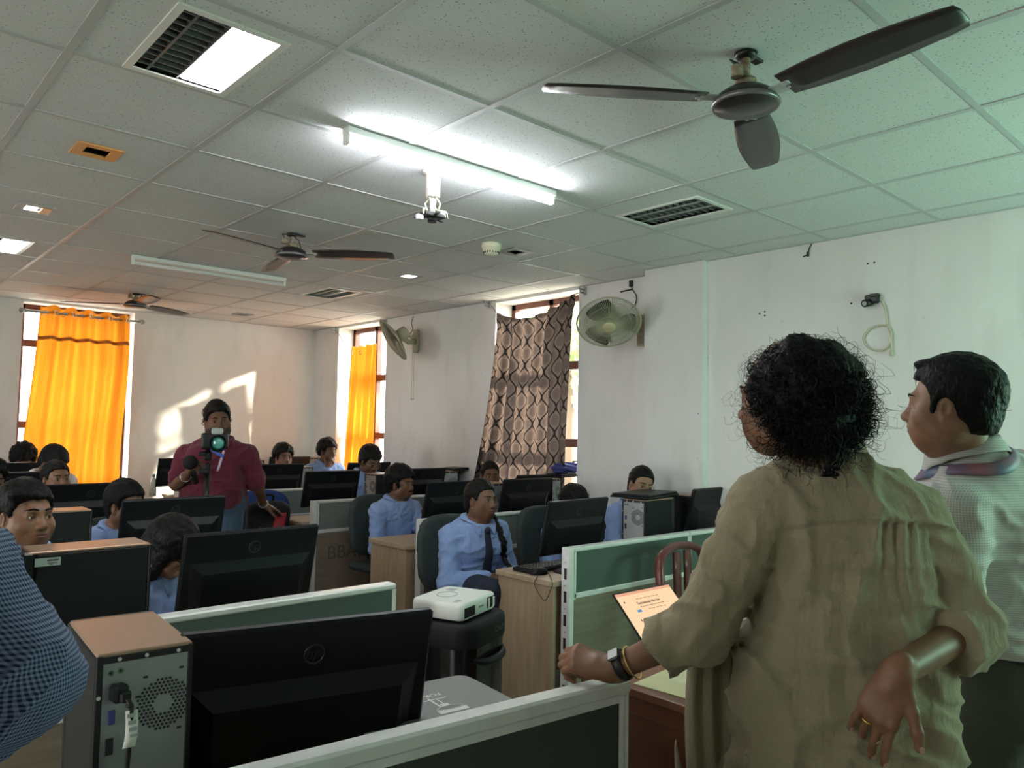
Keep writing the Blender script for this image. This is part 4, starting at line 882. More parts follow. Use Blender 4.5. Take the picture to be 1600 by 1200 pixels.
MB().bx(.06, .125, -.1248, -.115, .022, .074, .002).obj('lens_recess', M['rail_dark'], t); MB().cyl((.09, -.118, .048), (.09, -.1265, .048), .021, 24).obj('lens', M['gloss'], t); MB().bx(.064, .076, -.128, -.1248, .024, .07).obj('lens_shutter', M['white'], t); MB().bx(.104, .121, -.128, -.1248, .024, .07).obj('lens_shutter', M['white'], t)
text_to(MB(), 'EPSON', .013, np.stack([(1, 0, 0), (0, 0, 1), (0, -1, 0)], 1).astype(float), (.008, -.1232, .046), .0012).obj('maker_mark', M['grey'], t)
MB().tube([(.11*math.cos(a)*.45-.01, .09*math.sin(a)*.45+.03, .0872) for a in np.linspace(0, 2*math.pi, 33)[:-1]], .0018, 5, closed=True).bx(.06, .10, .04, .08, .0862, .0885, .001).bx(-.12, -.08, -.08, -.06, .0862, .088).obj('top_controls', M['greyl'], t)
t.scale = (1, 1, .86)
for x in (-.12, .12): MB().cyl((x, -.10, 0), (x, -.10, .012), .012, 12).cyl((x, .10, 0), (x, .10, .012), .012, 12).obj('foot', M['blackm'], t)
cw = [(-.15, .06, .03), (-.20, .08, .01), (-.24, .09, -.12), (-.25, .10, -.5), (-.25, .15, -.72)]; MB().tube(sp(cw), .004, 6).obj('power_cord', M['cable'], t)
# grey scanner lid with upside-down printing
pa = math.radians(-7); pz = np.array([1.135, 1.535, .75]); t = thing('flatbed_printer', 'grey lidded flatbed printer with upside-down white print, right of the nearest monitor', 'printer', pz, pa)
oc3 = rrect(.40, .29, .035, 6); sec3 = lambda s, z: [(x*s, y*s, z) for x, y in oc3]
loft(MB(), [sec3(.97, 0), sec3(.98, .075)]).obj('body', M['blackm'], t); loft(MB(), [sec3(1, .076), sec3(1, .092), sec3(.992, .097)]).obj('lid', M['grey'], t)
mb = MB(); mb.at((.048, .008, 0)); RU = np.stack([(-1, 0, 0), (0, -1, 0), (0, 0, 1)], 1).astype(float); text_to(mb, 'FOR', .024, RU, (-.005, .035, .0975), .0006, bold=.0004)
mb.bx(-.045, .018, .004, .0085, .0972, .0978).bx(-.03, -.024, -.05, .02, .0972, .0978).bx(-.012, -.008, -.03, .004, .0972, .0978).bx(-.022, .0, -.045, -.03, .0972, .0978).bx(-.05, .03, -.088, -.068, .0972, .0978); mb.tube([(-.01+.035*math.cos(a), -.06+.012*math.sin(a), .0975) for a in np.linspace(0, 2*math.pi, 25)[:-1]], .0016, 4, closed=True); mb.obj('lid_print', M['printw'], t)
# keyboard, mouse on the front right desk
t = thing('keyboard', 'flat black keyboard on the end of the front right desk', 'keyboard', (3.03, 3.01, .75), math.radians(2)); MB().box((0, 0, .012), (.40, .14, .018), .004).obj('base', M['blackm'], t); mb = MB()
for i in range(15):
    for j in range(5): mb.box((-.18+i*.0255, -.05+j*.024, .0235), (.021, .02, .006), .002)
tag(mb.obj('key', M['black'], t), kind='stuff')
q = at_z(843, 893, .765); t = thing('computer_mouse', 'black mouse at the end of the front right desk, cord over the edge', 'mouse', (q[0], q[1], .75)); soft_obj('body', comb([ell((0, 0, .010), (.055, .032, .026), k=0), cut((0, 0, .001), (0, 0, -1))]), (-.07, -.05, -.01), (.07, .05, .05), .004, M['mon'], t)
o = np.array([q[0], q[1], .75]); cd = sp([np.array(v)-o for v in (at_z(855, 895, .756), at_z(858, 897, .757), (2.782, at_x(863, 907, 2.782)[1], .745), at_x(860, 922, 2.78), at_x(852, 938, 2.78), at_x(842, 928, 2.78), at_x(835, 912, 2.78), (2.782, at_x(838, 902, 2.78)[1], .752), at_z(842, 897, .757), (q[0]+.05, q[1], .762))]); MB().tube(cd, .0022, 6).obj('cord', M['cable'], t)
# teacher table with laptop and papers, plastic chair
TX0, TX1, TY0, TY1 = 1.865, 3.0, .98, 1.71
t = thing('teacher_table', 'red brown wooden table with the laptop on it', 'table', (TX0, TY0, 0)); LX, LY = TX1-TX0, TY1-TY0
MB().bx(-.012, LX, -.012, LY, .722, .75, .004).obj('table_top', M['redtop'], t)
MB().bx(0, .022, .0, LY-.02, .04, .722).obj('side_panel', M['red'], t); MB().bx(LX-.03, LX-.008, .0, LY-.02, .04, .722).obj('side_panel', M['red'], t); MB().bx(.022, LX-.03, LY-.05, LY-.03, .15, .722).obj('modesty_panel', M['red'], t)
MB().bx(-.004, .0, .02, LY-.04, .672, .676).bx(-.004, 0, .02, .024, .60, .676).obj('groove_bead', M['redtop'], t); MB().bx(.03, .45, -.006, .02, .56, .71, .004).obj('drawer', M['red'], t)
for x in (.0, LX-.04): MB().bx(x, x+.035, .0, .035, 0, .05).bx(x, x+.035, LY-.06, LY-.025, 0, .05).obj('foot', M['redtop'], t)
mb = MB(); mb.box((2.06, 1.28, .7512), (.31, .46, .0018), R=Rz(.10)); tag(mb.obj('paper_sheet', M['ypaper']), 'large yellow green paper on the red brown table under the laptop', 'paper'); mb = MB()
mb.box((2.12, 1.33, .7525), (.20, .29, .0006), R=Rz(.3)); tag(mb.obj('paper_sheet', mat('printed_paper', (.66, .66, .44), .8, noise=(60, .15))), 'smaller printed sheet on the yellow green paper', 'paper')
t = thing('laptop', 'open laptop with a glowing orange page on the red brown table', 'laptop', (2.335, 1.665, .7535), math.radians(-1)); MB().bx(-.165, .165, -.225, 0, 0, .016, .004).obj('base', M['grey'], t); mb = MB()
for i in range(14):
    for j in range(5): mb.box((-.135+i*.0208, -.045-j*.02, .017), (.017, .016, .003), .001)
tag(mb.obj('key', M['black'], t), kind='stuff'); RL = Rx(math.radians(-45)); mb = MB().at((0, 0, .016), RL); mb.bx(-.165, .165, 0, .007, .002, .222, .003); mb.obj('screen_lid', M['black'], t)
sc_ = MB().at((0, 0, .016), RL).bx(-.158, .158, -.0012, 0, .012, .214).obj('display', M['screen'], t); RT = RL@np.stack([(1, 0, 0), (0, 0, 1), (0, -1, 0)], 1).astype(float); L2 = lambda x, z: RL@np.array([x, -.0016, z])+np.array([0, 0, .016])
mb = MB(); text_to(mb, 'Technologies We Use', .0145, RT, L2(-.01, .163), .0004, bold=.0003); text_to(mb, 'Home   About   Services   Team   Careers   Contact', .0062, RT, L2(0, .182), .0004)
text_to(mb, 'We choose the right stack for every product we build', .0062, RT, L2(0, .149), .0004); text_to(mb, 'Web    Mobile    Cloud    Data    Testing', .006, RT, L2(.02, .135), .0004); mb.at((0, 0, .016), RL); [mb.box((x, -.0016, z), (.006, .0004, .007)) for x, z in ((-.135, .177), (-.105, .098), (.02, .10))]; mb.obj('page_text', M['inkscreen'], sc_)
MB().at((0, 0, .016), RL).box((-.085, -.0016, .134), (.024, .0004, .010), .0001).obj('page_button', M['printblue'], sc_); MB().at((0, 0, .016), RL).bx(-.158, .158, -.0017, -.0013, .203, .214).obj('browser_bar', emit('browser_bar', (1.0, .52, .34), .26), sc_)
t = thing('plastic_chair', 'maroon plastic armchair in front of the green partition, behind the table', 'chair', (3.50, 2.20, -.05), math.radians(8)); mb = MB()
mb.tube(sp([(-.26, .16, .42), (-.265, .20, .66), (-.25, .23, .86), (-.18, .25, .93), (0, .262, .955), (.18, .25, .93), (.25, .23, .86), (.265, .20, .66), (.26, .16, .42)]), .026, 10, flat=(1, .8)); mb.obj('back_frame', M['maroon'], t)
for x in (-.06, .06): MB().sheet(np.array([[(x+s*.035, .235-.02*(1-v), .46+.47*v) for s in (-1, 0, 1)] for v in np.linspace(0, 1, 6)]), .012).obj('back_slat', M['maroon'], t)
soft_obj('seat', comb([bxp((0, -.02, .43), (.25, .24, .02), rad=.018, k=0), ell((0, -.04, .475), (.22, .2, .035), k=.02, op='-')]), (-.3, -.3, .38), (.3, .26, .5), .02, M['maroon'], t)
for sx in (-1, 1): MB().tube(sp([(sx*.265, .20, .66), (sx*.30, .0, .66), (sx*.295, -.20, .64), (sx*.26, -.23, .45)]), .02, 8, flat=(1.2, .7)).obj('armrest', M['maroon'], t)
for sx in (-1, 1):
    for yy in (-.2, .18): MB().tube([(sx*.22, yy, .42), (sx*.26, yy*1.2, 0)], [.03, .022], 8).obj('leg', M['maroon'], t)
# small bottle and box on the rear desk left of the cameraman
q = at_z(246, 772, .75); t = thing('water_bottle', 'clear bottle with a teal cap left of the cameraman', 'bottle', (2.62, 8.30, .75)); MB().lathe([(0, 0), (.032, .002), (.033, .14), (.03, .16), (.013, .19), (.013, .20)], 20).obj('body', mat('clear_plastic', (.6, .66, .64), .15), t); MB().cyl((0, 0, .2), (0, 0, .225), .016, 14).obj('cap', mat('teal_cap', (.03, .25, .2), .4), t)
# lit flat display the class watches, at the front right (out of frame); its green picture tints that corner
t = thing('display_screen', 'large lit green display on a stand at the front right corner', 'screen', (3.72, -.95, 0), math.radians(8)); MB().bx(-.72, .72, -.05, 0, 1.15, 2.02, .01).obj('frame', M['black'], t); MB().bx(-.70, .70, .0005, .004, 1.17, 2.00).obj('lit_surface', emit('screen_light', (.50, 1.0, .71), 3.8), t)
for sx in (-1, 1): MB().bx(sx*.35-.03, sx*.35+.03, -.09, -.05, .03, 1.6, .005).obj('stand_post', M['black'], t); MB().bx(sx*.35-.03, sx*.35+.03, -.35, .25, 0, .04, .005).obj('stand_foot', M['black'], t)

# ------------------------------------------------------------------ people
def heading(deg, pitch=0.0, roll=0.0): return Rz(math.radians(deg-90))@Rx(math.radians(pitch))@Ry(math.radians(roll))
def head_prims(fem=False, fat=0.0):
    w = 1+fat; P = [ell((0, -.018, .036), (.076, .097, .088), k=0), ell((0, .022, -.030), (.063*w, .070, .086), k=.03), ell((0, .055, -.088), ((.030 if fem else .035)*w, .028, .026), k=.035)]
    for s in (-1, 1):
        P += [ell((s*.040*w, .052, -.034), (.026*w, .030, .030), k=.03), ell((s*.050*w, .0, -.070), (.026*w, .045, .034), k=.035)]
    P += [cap((-.032, .079, .018), (.032, .079, .018), .013 if fem else .015, k=.022)]
    for s in (-1, 1): P += [ell((s*.032, .102, .001), (.019, .018, .012), k=.016, op='-')]
    P += [cap((0, .085, .006), (0, .107, -.030), .0075, .0115, k=.014), ell((0, .105, -.033), (.0125, .012, .0105), k=.010)]
    for s in (-1, 1): P += [ell((s*.0125, .098, -.036), (.0085, .011, .0085), k=.008), ell((s*.006, .106, -.0445), (.0035, .005, .004), k=.003, op='-')]
    P += [ell((0, .078, -.062), (.032, .020, .024), k=.02), ell((0, .0945, -.0600), (.021, .0085, .0062), k=.006), ell((0, .0925, -.0705), (.018, .0090, .0070), k=.006), ell((0, .104, -.0655), (.024, .006, .0016), k=.003, op='-')]
    for s in (-1, 1):
        P += [ell((s*.0315, .0745, .000), (.0150, .0148, .0132), k=.007), ell((s*.0315, .093, -.0005), (.0135, .014, .0046), k=.003, op='-')]
        e = Rz(-s*.35); P += [ell((s*.077, -.008, -.012), (.0085, .021, .032), R=e, k=.010), ell((s*.0855, .0, -.008), (.006, .011, .017), R=e, k=.006, op='-'), ell((s*.078, .002, -.038), (.008, .010, .010), k=.006)]
    return P
HEADS = {}
def head_f(fem, fat):
    key = (fem, fat)
    if key not in HEADS: HEADS[key] = comb(head_prims(fem, fat))
    return HEADS[key]
def hand_prims(w, f, n, right, curl=(.25, .3, .35, .4), thumb=(.55, .75, -.30), tc=.35, spread=.06, s=1.0, fing=None):
    f = unit(f); n = unit(np.asarray(n, float)-f*(np.asarray(n, float)@f)); th = np.cross(n, f) if right else np.cross(f, n); w = np.asarray(w, float); P = []
    off = np.array((.029, .0095, -.0105, -.028))*s; ml = np.array((.090, .093, .088, .080))*s; L = ((.042, .026, .021), (.046, .030, .022), (.043, .028, .022), (.034, .021, .019)); tips = []
    for i in range(4):
        a = w+th*off[i]*.55+f*.008; kn = w+f*ml[i]+th*off[i]; P.append(cap(a, kn, .0125*s, .0108*s, k=.014)); ang = 0.0; p = kn; rad = (.0090, .0092, .0088, .0078)[i]*s
        cv = curl[i] if not np.isscalar(curl[i]) else (curl[i], curl[i]*1.25, curl[i]*.8)
        for j in range(3):
            ang += cv[j]; d = unit(math.cos(ang)*f-math.sin(ang)*n+th*spread*(1.2-i*.8)*math.cos(ang)); q = p+d*L[i][j]*s; P.append(cap(p, q, rad*(1-.08*j), rad*(.92-.08*j), k=.0045 if j else .008)); p = q
        tips.append((p, d))
    P.append(cap(w-f*.02, w+f*.03, .021*s, .022*s, k=.02)); P.append(ell(w+f*.050-n*.004, np.array((.034, .046, .014))*s, R=np.stack([th, f, n], 1), k=.012))
    b = w+f*.020*s+th*.020*s-n*.006; d = unit(thumb[0]*f+thumb[1]*th+thumb[2]*n); P.append(cap(w+f*.01+th*.008, b+d*.020*s, .016*s, .0135*s, k=.014)); p = b
    for j, l in enumerate((.044, .033, .027)):
        q = p+d*l*s; P.append(cap(p, q, (.0130, .0112, .0100)[j]*s, (.0112, .0102, .0085)[j]*s, k=.008)); p = q; d = unit(d+tc*(f*.8-n*.5))
    tips.append((p, d)); P_tips = tips
    return P, P_tips, th
def inflate(prims, e): return [((lambda p, g=g: g(p)-e), k+(.01 if k else 0), op) for g, k, op in prims]
def tube_strands(name, base_f, dirs_n, mats, parent, seed, O, R, rng_, curl=.012, length=.07, rad=.0011, seg=12, keep=None, lift=.004, turns=2.2):
    """curled strands rooted on the hair surface"""
    rs = np.random.RandomState(seed); mb = MB(); n = 0; 
    D = rs.randn(dirs_n, 3); D /= np.linalg.norm(D, axis=1)[:, None]; start = O+np.einsum('ij,nj->ni', R, D*np.array(rng_)); pts = start.copy()
    for _ in range(14): pts = pts-(pts-O)/np.linalg.norm(pts-O, axis=1)[:, None]*base_f(pts)[:, None]*.7
    for p, d0 in zip(pts, D):
        if keep is not None and not keep((p-O)@R): continue
        nrm = unit(p-O); t = unit(np.cross(nrm, rs.randn(3))+np.array([0, 0, -.7])); b = np.cross(nrm, t); L = length*(.5+rs.rand()); c = curl*(.5+rs.rand()); tw = turns*(.6+.8*rs.rand())*2*math.pi; ph = rs.rand()*6.28; k = np.linspace(0, 1, seg)[:, None]
        P = p-nrm*.004+nrm*(lift*3*k*rs.rand()+lift)+t*(L*k)-nrm*(k*k*L*.35)+c*np.minimum(1, k*4)*(np.cos(tw*k+ph)*b+np.sin(tw*k+ph)*nrm)
        P = P-P[0]+p-nrm*.004; mb.tube(P, rad*(1-.6*k[:, 0]), 3, caps=False)
    return mb.obj(name, mats, parent)
def eye_obj(c, R, gaze, parent):
    F = frame_to(gaze); mb = MB(); pr = [(.0126*math.sin(a), -.0126*math.cos(a)) for a in np.linspace(0, math.pi-.52, 12)]; mb.lathe(pr, 18, 0, c, F); pr = [(.0127*math.sin(a), -.0127*math.cos(a)) for a in np.linspace(math.pi-.54, math.pi-.001, 6)]; mb.lathe(pr, 18, 1, c, F); return mb.obj('eye', [M['eye'], M['iris']], parent)
def hair_f(O, R, t=.016, amp=.004, fr=120, fz=.008, side=.7, nape=-.085, extra=(), seed=0, s=1.0, ears=True, wide=.096, comb_=0.0, face_y=.098):
    P = [ell((0, -.021, .038), (.079+t*side, .100+t, .091+t), k=0), ell((0, -.062, -.035), (.064+t*.3, .045+t*.6, .072), k=.03)]+list(extra)
    P += [bxp((0, .115, -.055+fz), (wide*1.3, face_y*.80, .105), rad=.055, k=.012, op='-')]
    if ears: P += [ell((q*.090, .004, -.022), (.026, .026, .042), k=.008, op='-')for q in (-1, 1)]
    g = comb(P)
    def f(p):
        q = (p-O)@R/s; d = g(q); d = smax(d, -(q[:, 2]-nape), .01); 
        if comb_: d = d+comb_*np.sin(np.arctan2(q[:, 0], q[:, 2]+.06)*34+3*np.sin(q[:, 1]*30))
        return (d+amp*wob(q, fr, seed))*s
    return f
def fold_collar(parent, N, Rt, m, r0, r1, h, gap, point, sf, name):
    # shirt collar: a stand round the neck that folds over and lies on the shirt
    n = 49; rows = [[] for _ in range(8)]; up = Rt[:, 2]
    for i in range(n):
        a = math.radians(gap+(360-2*gap)*i/(n-1)); da = abs(math.degrees(a)-180); fr = min(1, max(0, (da-105)/55)); e = np.array([math.sin(a), math.cos(a), 0.0]); low = -.030*max(0, math.cos(a))
        top = N+Rt@(e*r0+np.array([0, 0, h+low])); base = N+Rt@(e*(r0+.002)+np.array([0, 0, low-.02])); R1 = r1+point*fr**2*.75; a2 = a+(.18*fr if a < math.pi else -.18*fr); e2 = np.array([math.sin(a2), math.cos(a2), 0.0])
        o = N+Rt@(e2*R1+np.array([0, 0, .12])); g = trace(sf, o, -up, .4)+up*.007; rows[0].append(base); rows[1].append((base+top)/2); rows[2].append(top); rows[3].append(top+Rt@(e*.008+np.array([0, 0, -.002])))
        for k, q in ((4, .3), (5, .6), (6, .85), (7, 1.0)):
            s_ = rows[3][-1]; rows[k].append(s_+(g-s_)*q+up*.010*math.sin(math.pi*q)*(1-.4*q)+Rt@(e*.006*math.sin(math.pi*q)))
    return MB().sheet(np.array(rows), .0035).obj(name, m, parent)
def collar_obj(parent, N, Rt, m, r0=.062, r1=.086, h=.042, gap=14, point=.035, tilt=.16, back=0.0, name='collar', sf=None):
    if sf is not None: return fold_collar(parent, N, Rt, m, r0, r1, h, gap, point, sf, name)
    G = []; n = 41
    for v in (0, .25, .5, .75, 1.0, 1.15):
        row = []
        for i in range(n):
            a = math.radians(gap+(360-2*gap)*i/(n-1)); fr = max(0, (abs(math.degrees(a)-180)-110)/60); fr = min(1, fr)
            if v < .45: r = r0+.006*v; z = h*(v/.45)*.85
            else: q = (v-.45)/.7; r = r0+.006+(r1-r0)*q+.012*fr*q; z = h*.85-(h*.95+point*fr)*q
            x, y = r*math.sin(a), r*1.02*math.cos(a); row.append(N+Rt@np.array([x, y, z-tilt*y*1.0+.004*(math.cos(a) < 0)]))
        G.append(row)
    return MB().sheet(np.array(G), .0035).obj(name, m, parent)

def build_person(t, J, sk='skin_a', fem=False, fat=0.0, bulk=1.0, hands=None, fine=(), hf=.0036, hc=.014, shirt='uniform', sleeve=1.0, trousers='navy', hair=None, hairm='hair', strands=None, collar=True, shirt_z=None, brow=1.0, must=False, beard=False, gaze=None, tie=False, wr=.006, shoes=True, shirt_fine=None, open_eye=1.0, extra_shirt=(), shirt_pick=None, shirt_mats=None, seed=0):
    O, Rh, N, P, Rt = J['O'], J['Rh'], J['N'], J['P'], J['Rt']; u = unit(N-P); f = unit(Rt[:, 1]-u*(Rt[:, 1]@u)); r = np.cross(f, u); T3 = np.stack([r, f, u], 1); hfn = head_f(fem, fat); s = J.get('s', 1.0)
    L = lambda x, y, k: P+(N-P)*k+r*x+f*y
    H = np.linalg.norm(N-P); b = bulk
    torso = [ell(L(0, .0, .70), np.array((.150*b, .105*b, .17)), R=T3, k=.0), ell(L(0, .012*b, .36), np.array((.138*b, .108*b, .16)), R=T3, k=.06), ell(L(0, -.005, .03), np.array((.165*b, .125*b, .12)), R=T3, k=.06), cap(J['sh'][0], J['sh'][1], .052, k=.05), cap(N-u*.05, N+u*.01, .075, .055, k=.05)]
    if b > 1.1: torso.append(ell(L(0, .055*b, .28), np.array((.125*b, .10*b, .13)), R=T3, k=.05))
    if fem:
        for q in (-1, 1): torso.append(ell(L(q*.068, .075*b, .66), np.array((.060, .055, .06)), R=T3, k=.035))
    arms = []
    for i in (0, 1): arms += [cap(J['sh'][i], J['el'][i], .052*b**.5, .040*b**.4, k=.04), cap(J['el'][i], J['wr'][i], .040*b**.4, .026, k=.02)]
    legs = []
    for i in (0, 1): legs += [cap(J['hip'][i], J['kn'][i], .085*b**.5, .056, k=.04), cap(J['kn'][i], J['an'][i], .054, .036, k=.03)]
    feet = []
    for i in (0, 1): feet.append([cap(J['an'][i]+np.array([0, 0, -.03])-J['toe']*.03, J['an'][i]+np.array([0, 0, -.048])+J['toe']*.14, .038, .030, k=.02)])
    neck = [cap(N-u*.02, O+Rh@np.array((0, -.022, -.055))*s, .058 if not fem else .050, (.056 if not fem else .047)*(1+fat*.6), k=.03)]
    if fat > .05: neck.append(cap(N+f*.01, O+Rh@np.array((0, .03, -.085))*s, .055, .050, k=.03))
    hp = []; tips = {}
    for i in (0, 1):
        h = dict((hands or {}).get(i, {})); fd = unit(J['wr'][i]-J['el'][i]); nn = h.pop('n', None); fd = h.pop('f', fd)
        if nn is None: nn = np.array([0, 0, 1.0]) if abs(fd[2]) < .8 else -Rt[:, 1]
        pr, tp, th = hand_prims(J['wr'][i], fd, nn, i == 1, **h); hp.append(pr); tips[i] = tp
    rest = comb(torso+arms+legs+neck); hands_f = [comb(q) for q in hp]; feet_f = [comb(q) for q in feet]
    def body(p):
        d = rest(p)
        for g, c in ((hands_f[0], J['wr'][0]), (hands_f[1], J['wr'][1])):
            m = ((p-c)**2).sum(1) < .27**2
            if m.any(): d[m] = smin(d[m], g(p[m]), .012)
        for g in feet_f: d = smin(d, g(p), .02)
        q = (p-O)@Rh/s; m = (q*q).sum(1) < .22**2
        if m.any(): d[m] = smin(d[m], hfn(q[m])*s, .022)
        return d
    pts = np.array([O, N, P, *J['sh'], *J['el'], *J['wr'], *J['hip'], *J['kn'], *J['an']]); lo = pts.min(0)-.28; hi = pts.max(0)+.28; lo[2] = max(lo[2], -.05)
    fb = [(O-.135*s, O+.135*s)]+list(fine)
    def pick(c):
        q = (c-O)@Rh/s; m = np.zeros(len(c), int)
        lipm = (np.abs(q[:, 0]) < .024) & (q[:, 1] > .086) & (np.abs(q[:, 2]+.0655) < .0125) & (((q[:, 0]/.024)**2+((q[:, 2]+.0655)/.0125)**2) < 1); m[lipm] = 1
        if must: mm = (np.abs(q[:, 0]) < .027) & (q[:, 1] > .078) & (q[:, 2] > -.0555-.12*np.abs(q[:, 0])) & (q[:, 2] < -.0465-.1*np.abs(q[:, 0])); m[mm] = 2
        if beard: bb = (q[:, 2] < -.045) & (q[:, 2] > -.115) & (q[:, 1] > .0) & ~lipm & ~((np.abs(q[:, 0]) < .024) & (q[:, 2] > -.078)); m[bb] = 2
        return m
    B = soft_obj('body', body, lo, hi, hc, [M[sk], M['lip'], M['stubble'] if not must or beard else M['hair']], t, hf, fb, pick)
    W = lambda x, y, z: O+Rh@np.array((x, y, z))*s
    for q in (-1, 1):
        c = W(q*.0315, .0740, 0); eye_obj(c, Rh, Rh[:, 1] if gaze is None else gaze, t)
        pts_ = []
        for k in range(7):
            x = q*(.012+.038*k/6); z = .0215+.007*math.sin(math.pi*(k+.8)/7.5)*1.0; pp_ = trace(body, W(x, .16, z), -Rh[:, 1], .2); pts_.append(pp_+Rh[:, 1]*.0005)
        MB().tube(pts_, [brow*v for v in (.0028, .0036, .0038, .0036, .0032, .0025, .0012)], 6, flat=(1, 1)).obj('eyebrow', M['hair'], t)
    if hair is not None:
        hh = dict(hair); hfz = hair_f(O, Rh, s=s, seed=seed, **hh); ex = .17+max(0, hh.get('t', .016))
        h = soft_obj('hair', hfz, O-ex*1.25, O+ex*1.25, .006 if hf < .004 else .008, M[hairm], t)
        if strands: tube_strands('hair_curl', hfz, strands.get('n', 350), M[hairm], h, seed+7, O+Rh@np.array((0, -.02, .03)), Rh, (.15, .17, .15), keep=strands.get('keep', lambda q: q[2] > -.06 and q[1] < .10), **{k: v for k, v in strands.items() if k not in ('n', 'keep')})
    if shirt:
        ar = []
        for i in (0, 1):
            e = J['el'][i]
            if sleeve <= .5: q = J['sh'][i]+(e-J['sh'][i])*(sleeve*2); ar += [cap(J['sh'][i], q, .060*b**.5, .062*b**.5, k=.03), cut(q, q-J['sh'][i], .008)] if False else [cap(J['sh'][i], J['sh'][i]+(q-J['sh'][i])*.82, .062*b**.5, .060*b**.5, k=.03)]
            else: q = e+(J['wr'][i]-e)*(sleeve-.5)*2*.97; ar += [cap(J['sh'][i], e, .060*b**.5, .052*b**.4, k=.03), cap(e, e+(q-e)*.95, .053*b**.4, .040 if sleeve > .9 else .050, k=.02)]
        sf = comb(inflate(torso, .015)+ar+list(extra_shirt)); zc = P[2]-.03 if shirt_z is None else shirt_z; nk = N+u*.034
        w2 = T3*np.array([.55, .55, 1.6])
        def shirt_fn(p):
            d = sf(p); q = p-P; w3 = np.stack([q@r, q@f, (q@u)*1.5+.5*(q@r)], 1); d = d-wr*1.5*crease(w3, 24, seed)-wr*.8*crease(w3, 46, seed+1)*np.clip(.6-q@u*.7, .2, 1)+wr*.5*wob(p, 26, seed); d = smax(d, zc-p[:, 2], .01); d = smax(d, (p-nk)@u, .01); return d
        sp_ = pts[:9]
        S_ = soft_obj('shirt', shirt_fn, sp_.min(0)-.22, np.minimum(sp_.max(0)+.22, np.array([99, 99, N[2]+.08])), shirt_fine or .010, shirt_mats or M[shirt], t, pick=shirt_pick)
        if collar: collar_obj(t, N+u*.020+f*.002, T3, shirt_mats[0] if shirt_mats else M[shirt], r0=.070 if not fem else .064, r1=.108 if not fem else .102, h=.038, gap=9, point=.045, sf=shirt_fn)
        if tie:
            k = trace(shirt_fn, N+f*.3-u*.015, -f, .5); pl = [trace(shirt_fn, N+f*.35-u*dz, -f, .6)+f*.006 for dz in np.linspace(.0, .40, 12)]; ws = [.020]+[.020+.024*v for v in np.linspace(0, 1, 11)]
            MB().sheet(np.array([[p+r*w*v for v in (-1, -.4, .4, 1)] for p, w in zip(pl, ws)]), .005).obj('tie', M['navy'], t); soft_obj('tie_knot', comb([ell(pl[0]+u*.006, (.020, .016, .022), R=T3, k=0)]), pl[0]-.05, pl[0]+.05, .005, M['navy'], t)
        t['_'] = 0; del t['_']
    else: shirt_fn = None
    if trousers:
        tl_ = [ell(L(0, -.005, .03), np.array((.182*b, .142*b, .135)), R=T3, k=.0)]
        for i in (0, 1): tl_ += [cap(J['hip'][i], J['kn'][i], .100*b**.5, .072, k=.04), cap(J['kn'][i], J['an'][i]+np.array([0, 0, .03]), .070, .058, k=.03)]
        tf = comb(tl_); tp_ = np.array([P, *J['hip'], *J['kn'], *J['an']])
        topz = P[2]+.10
        def tro(p): d = tf(p)+.0035*wob(p, 22, seed+3); d = smax(d, p[:, 2]-topz, .01); return smax(d, .05-p[:, 2], .01)
        soft_obj('trousers', tro, tp_.min(0)-.22, tp_.max(0)+.24, .016, M[trousers], t)
    if shoes:
        for i in (0, 1):
            g = comb([cap(J['an'][i]+np.array([0, 0, -.03])-J['toe']*.035, J['an'][i]+np.array([0, 0, -.045])+J['toe']*.15, .048, .040, k=.0)]); c = J['an'][i]
            soft_obj('shoe', lambda p, g=g: smax(g(p), .004-p[:, 2], .004), np.minimum(c, c+J['toe']*.2)-.09, np.maximum(c, c+J['toe']*.2)+.07, .012, M['shoe'], t)
    return dict(body=body, shirt=shirt_fn, tips=tips, W=W, T3=T3, f=f, r=r, u=u, B=B)

def seated(eye, hd, pitch=0, roll=0, bh=-90, lean=.05, s=1.0, arms='lap', seat=.60, sw=.165, drop=0.0):
    Rh = heading(hd, pitch, roll); O = np.asarray(eye, float)-Rh@np.array((0, .082, 0))*s; Rt = heading(bh); f, r = Rt[:, 1], Rt[:, 0]
    N = O+Rh@np.array((0, -.03, -.10))*s-np.array([0, 0, .054+drop])-f*.012; P = np.array([N[0], N[1], seat])-f*lean; u = unit(N-P)
    sh = [N+q*r*sw-u*.055 for q in (-1, 1)]; J = dict(O=O, Rh=Rh, N=N, P=P, Rt=Rt, s=s, sh=sh, toe=f.copy()); J['hip'] = [P+q*r*.09+np.array([0, 0, -.01]) for q in (-1, 1)]
    J['kn'] = [P+q*r*.12+f*.40+np.array([0, 0, .02]) for q in (-1, 1)]; J['an'] = [np.array([*(P+q*r*.12+f*.38)[:2], .085]) for q in (-1, 1)]
    el = []; wr = []
    for q, S in zip((-1, 1), sh):
        e = S+np.array([0, 0, -.235])+q*r*.055+f*.06; e = S+unit(e-S)*.27; el.append(e); w = np.array([*(P+q*r*.07+f*.25)[:2], seat+.06]); wr.append(e+unit(w-e)*.235)
    J['el'], J['wr'] = el, wr; return J
def person(label, group=None): return thing('person', label, 'person', (0, 0, 0), 0, group)
def place_root(t, p):
    """move the Empty to the person's base without moving the parts"""
    p = np.array([p[0], p[1], 0.0]); t.location = p.tolist()
    for c in kids(t): c.location = (Vector(c.location)-Vector(p.tolist()))
GS = 'students at the computers'
def hoop(t, pos, r=.009): MB().tube([pos+np.array([0, r*math.cos(a), r*math.sin(a)-r]) for a in np.linspace(0, 2*math.pi, 21)[:-1]], .0016, 6, closed=True).obj('earring', M['brass'], t)
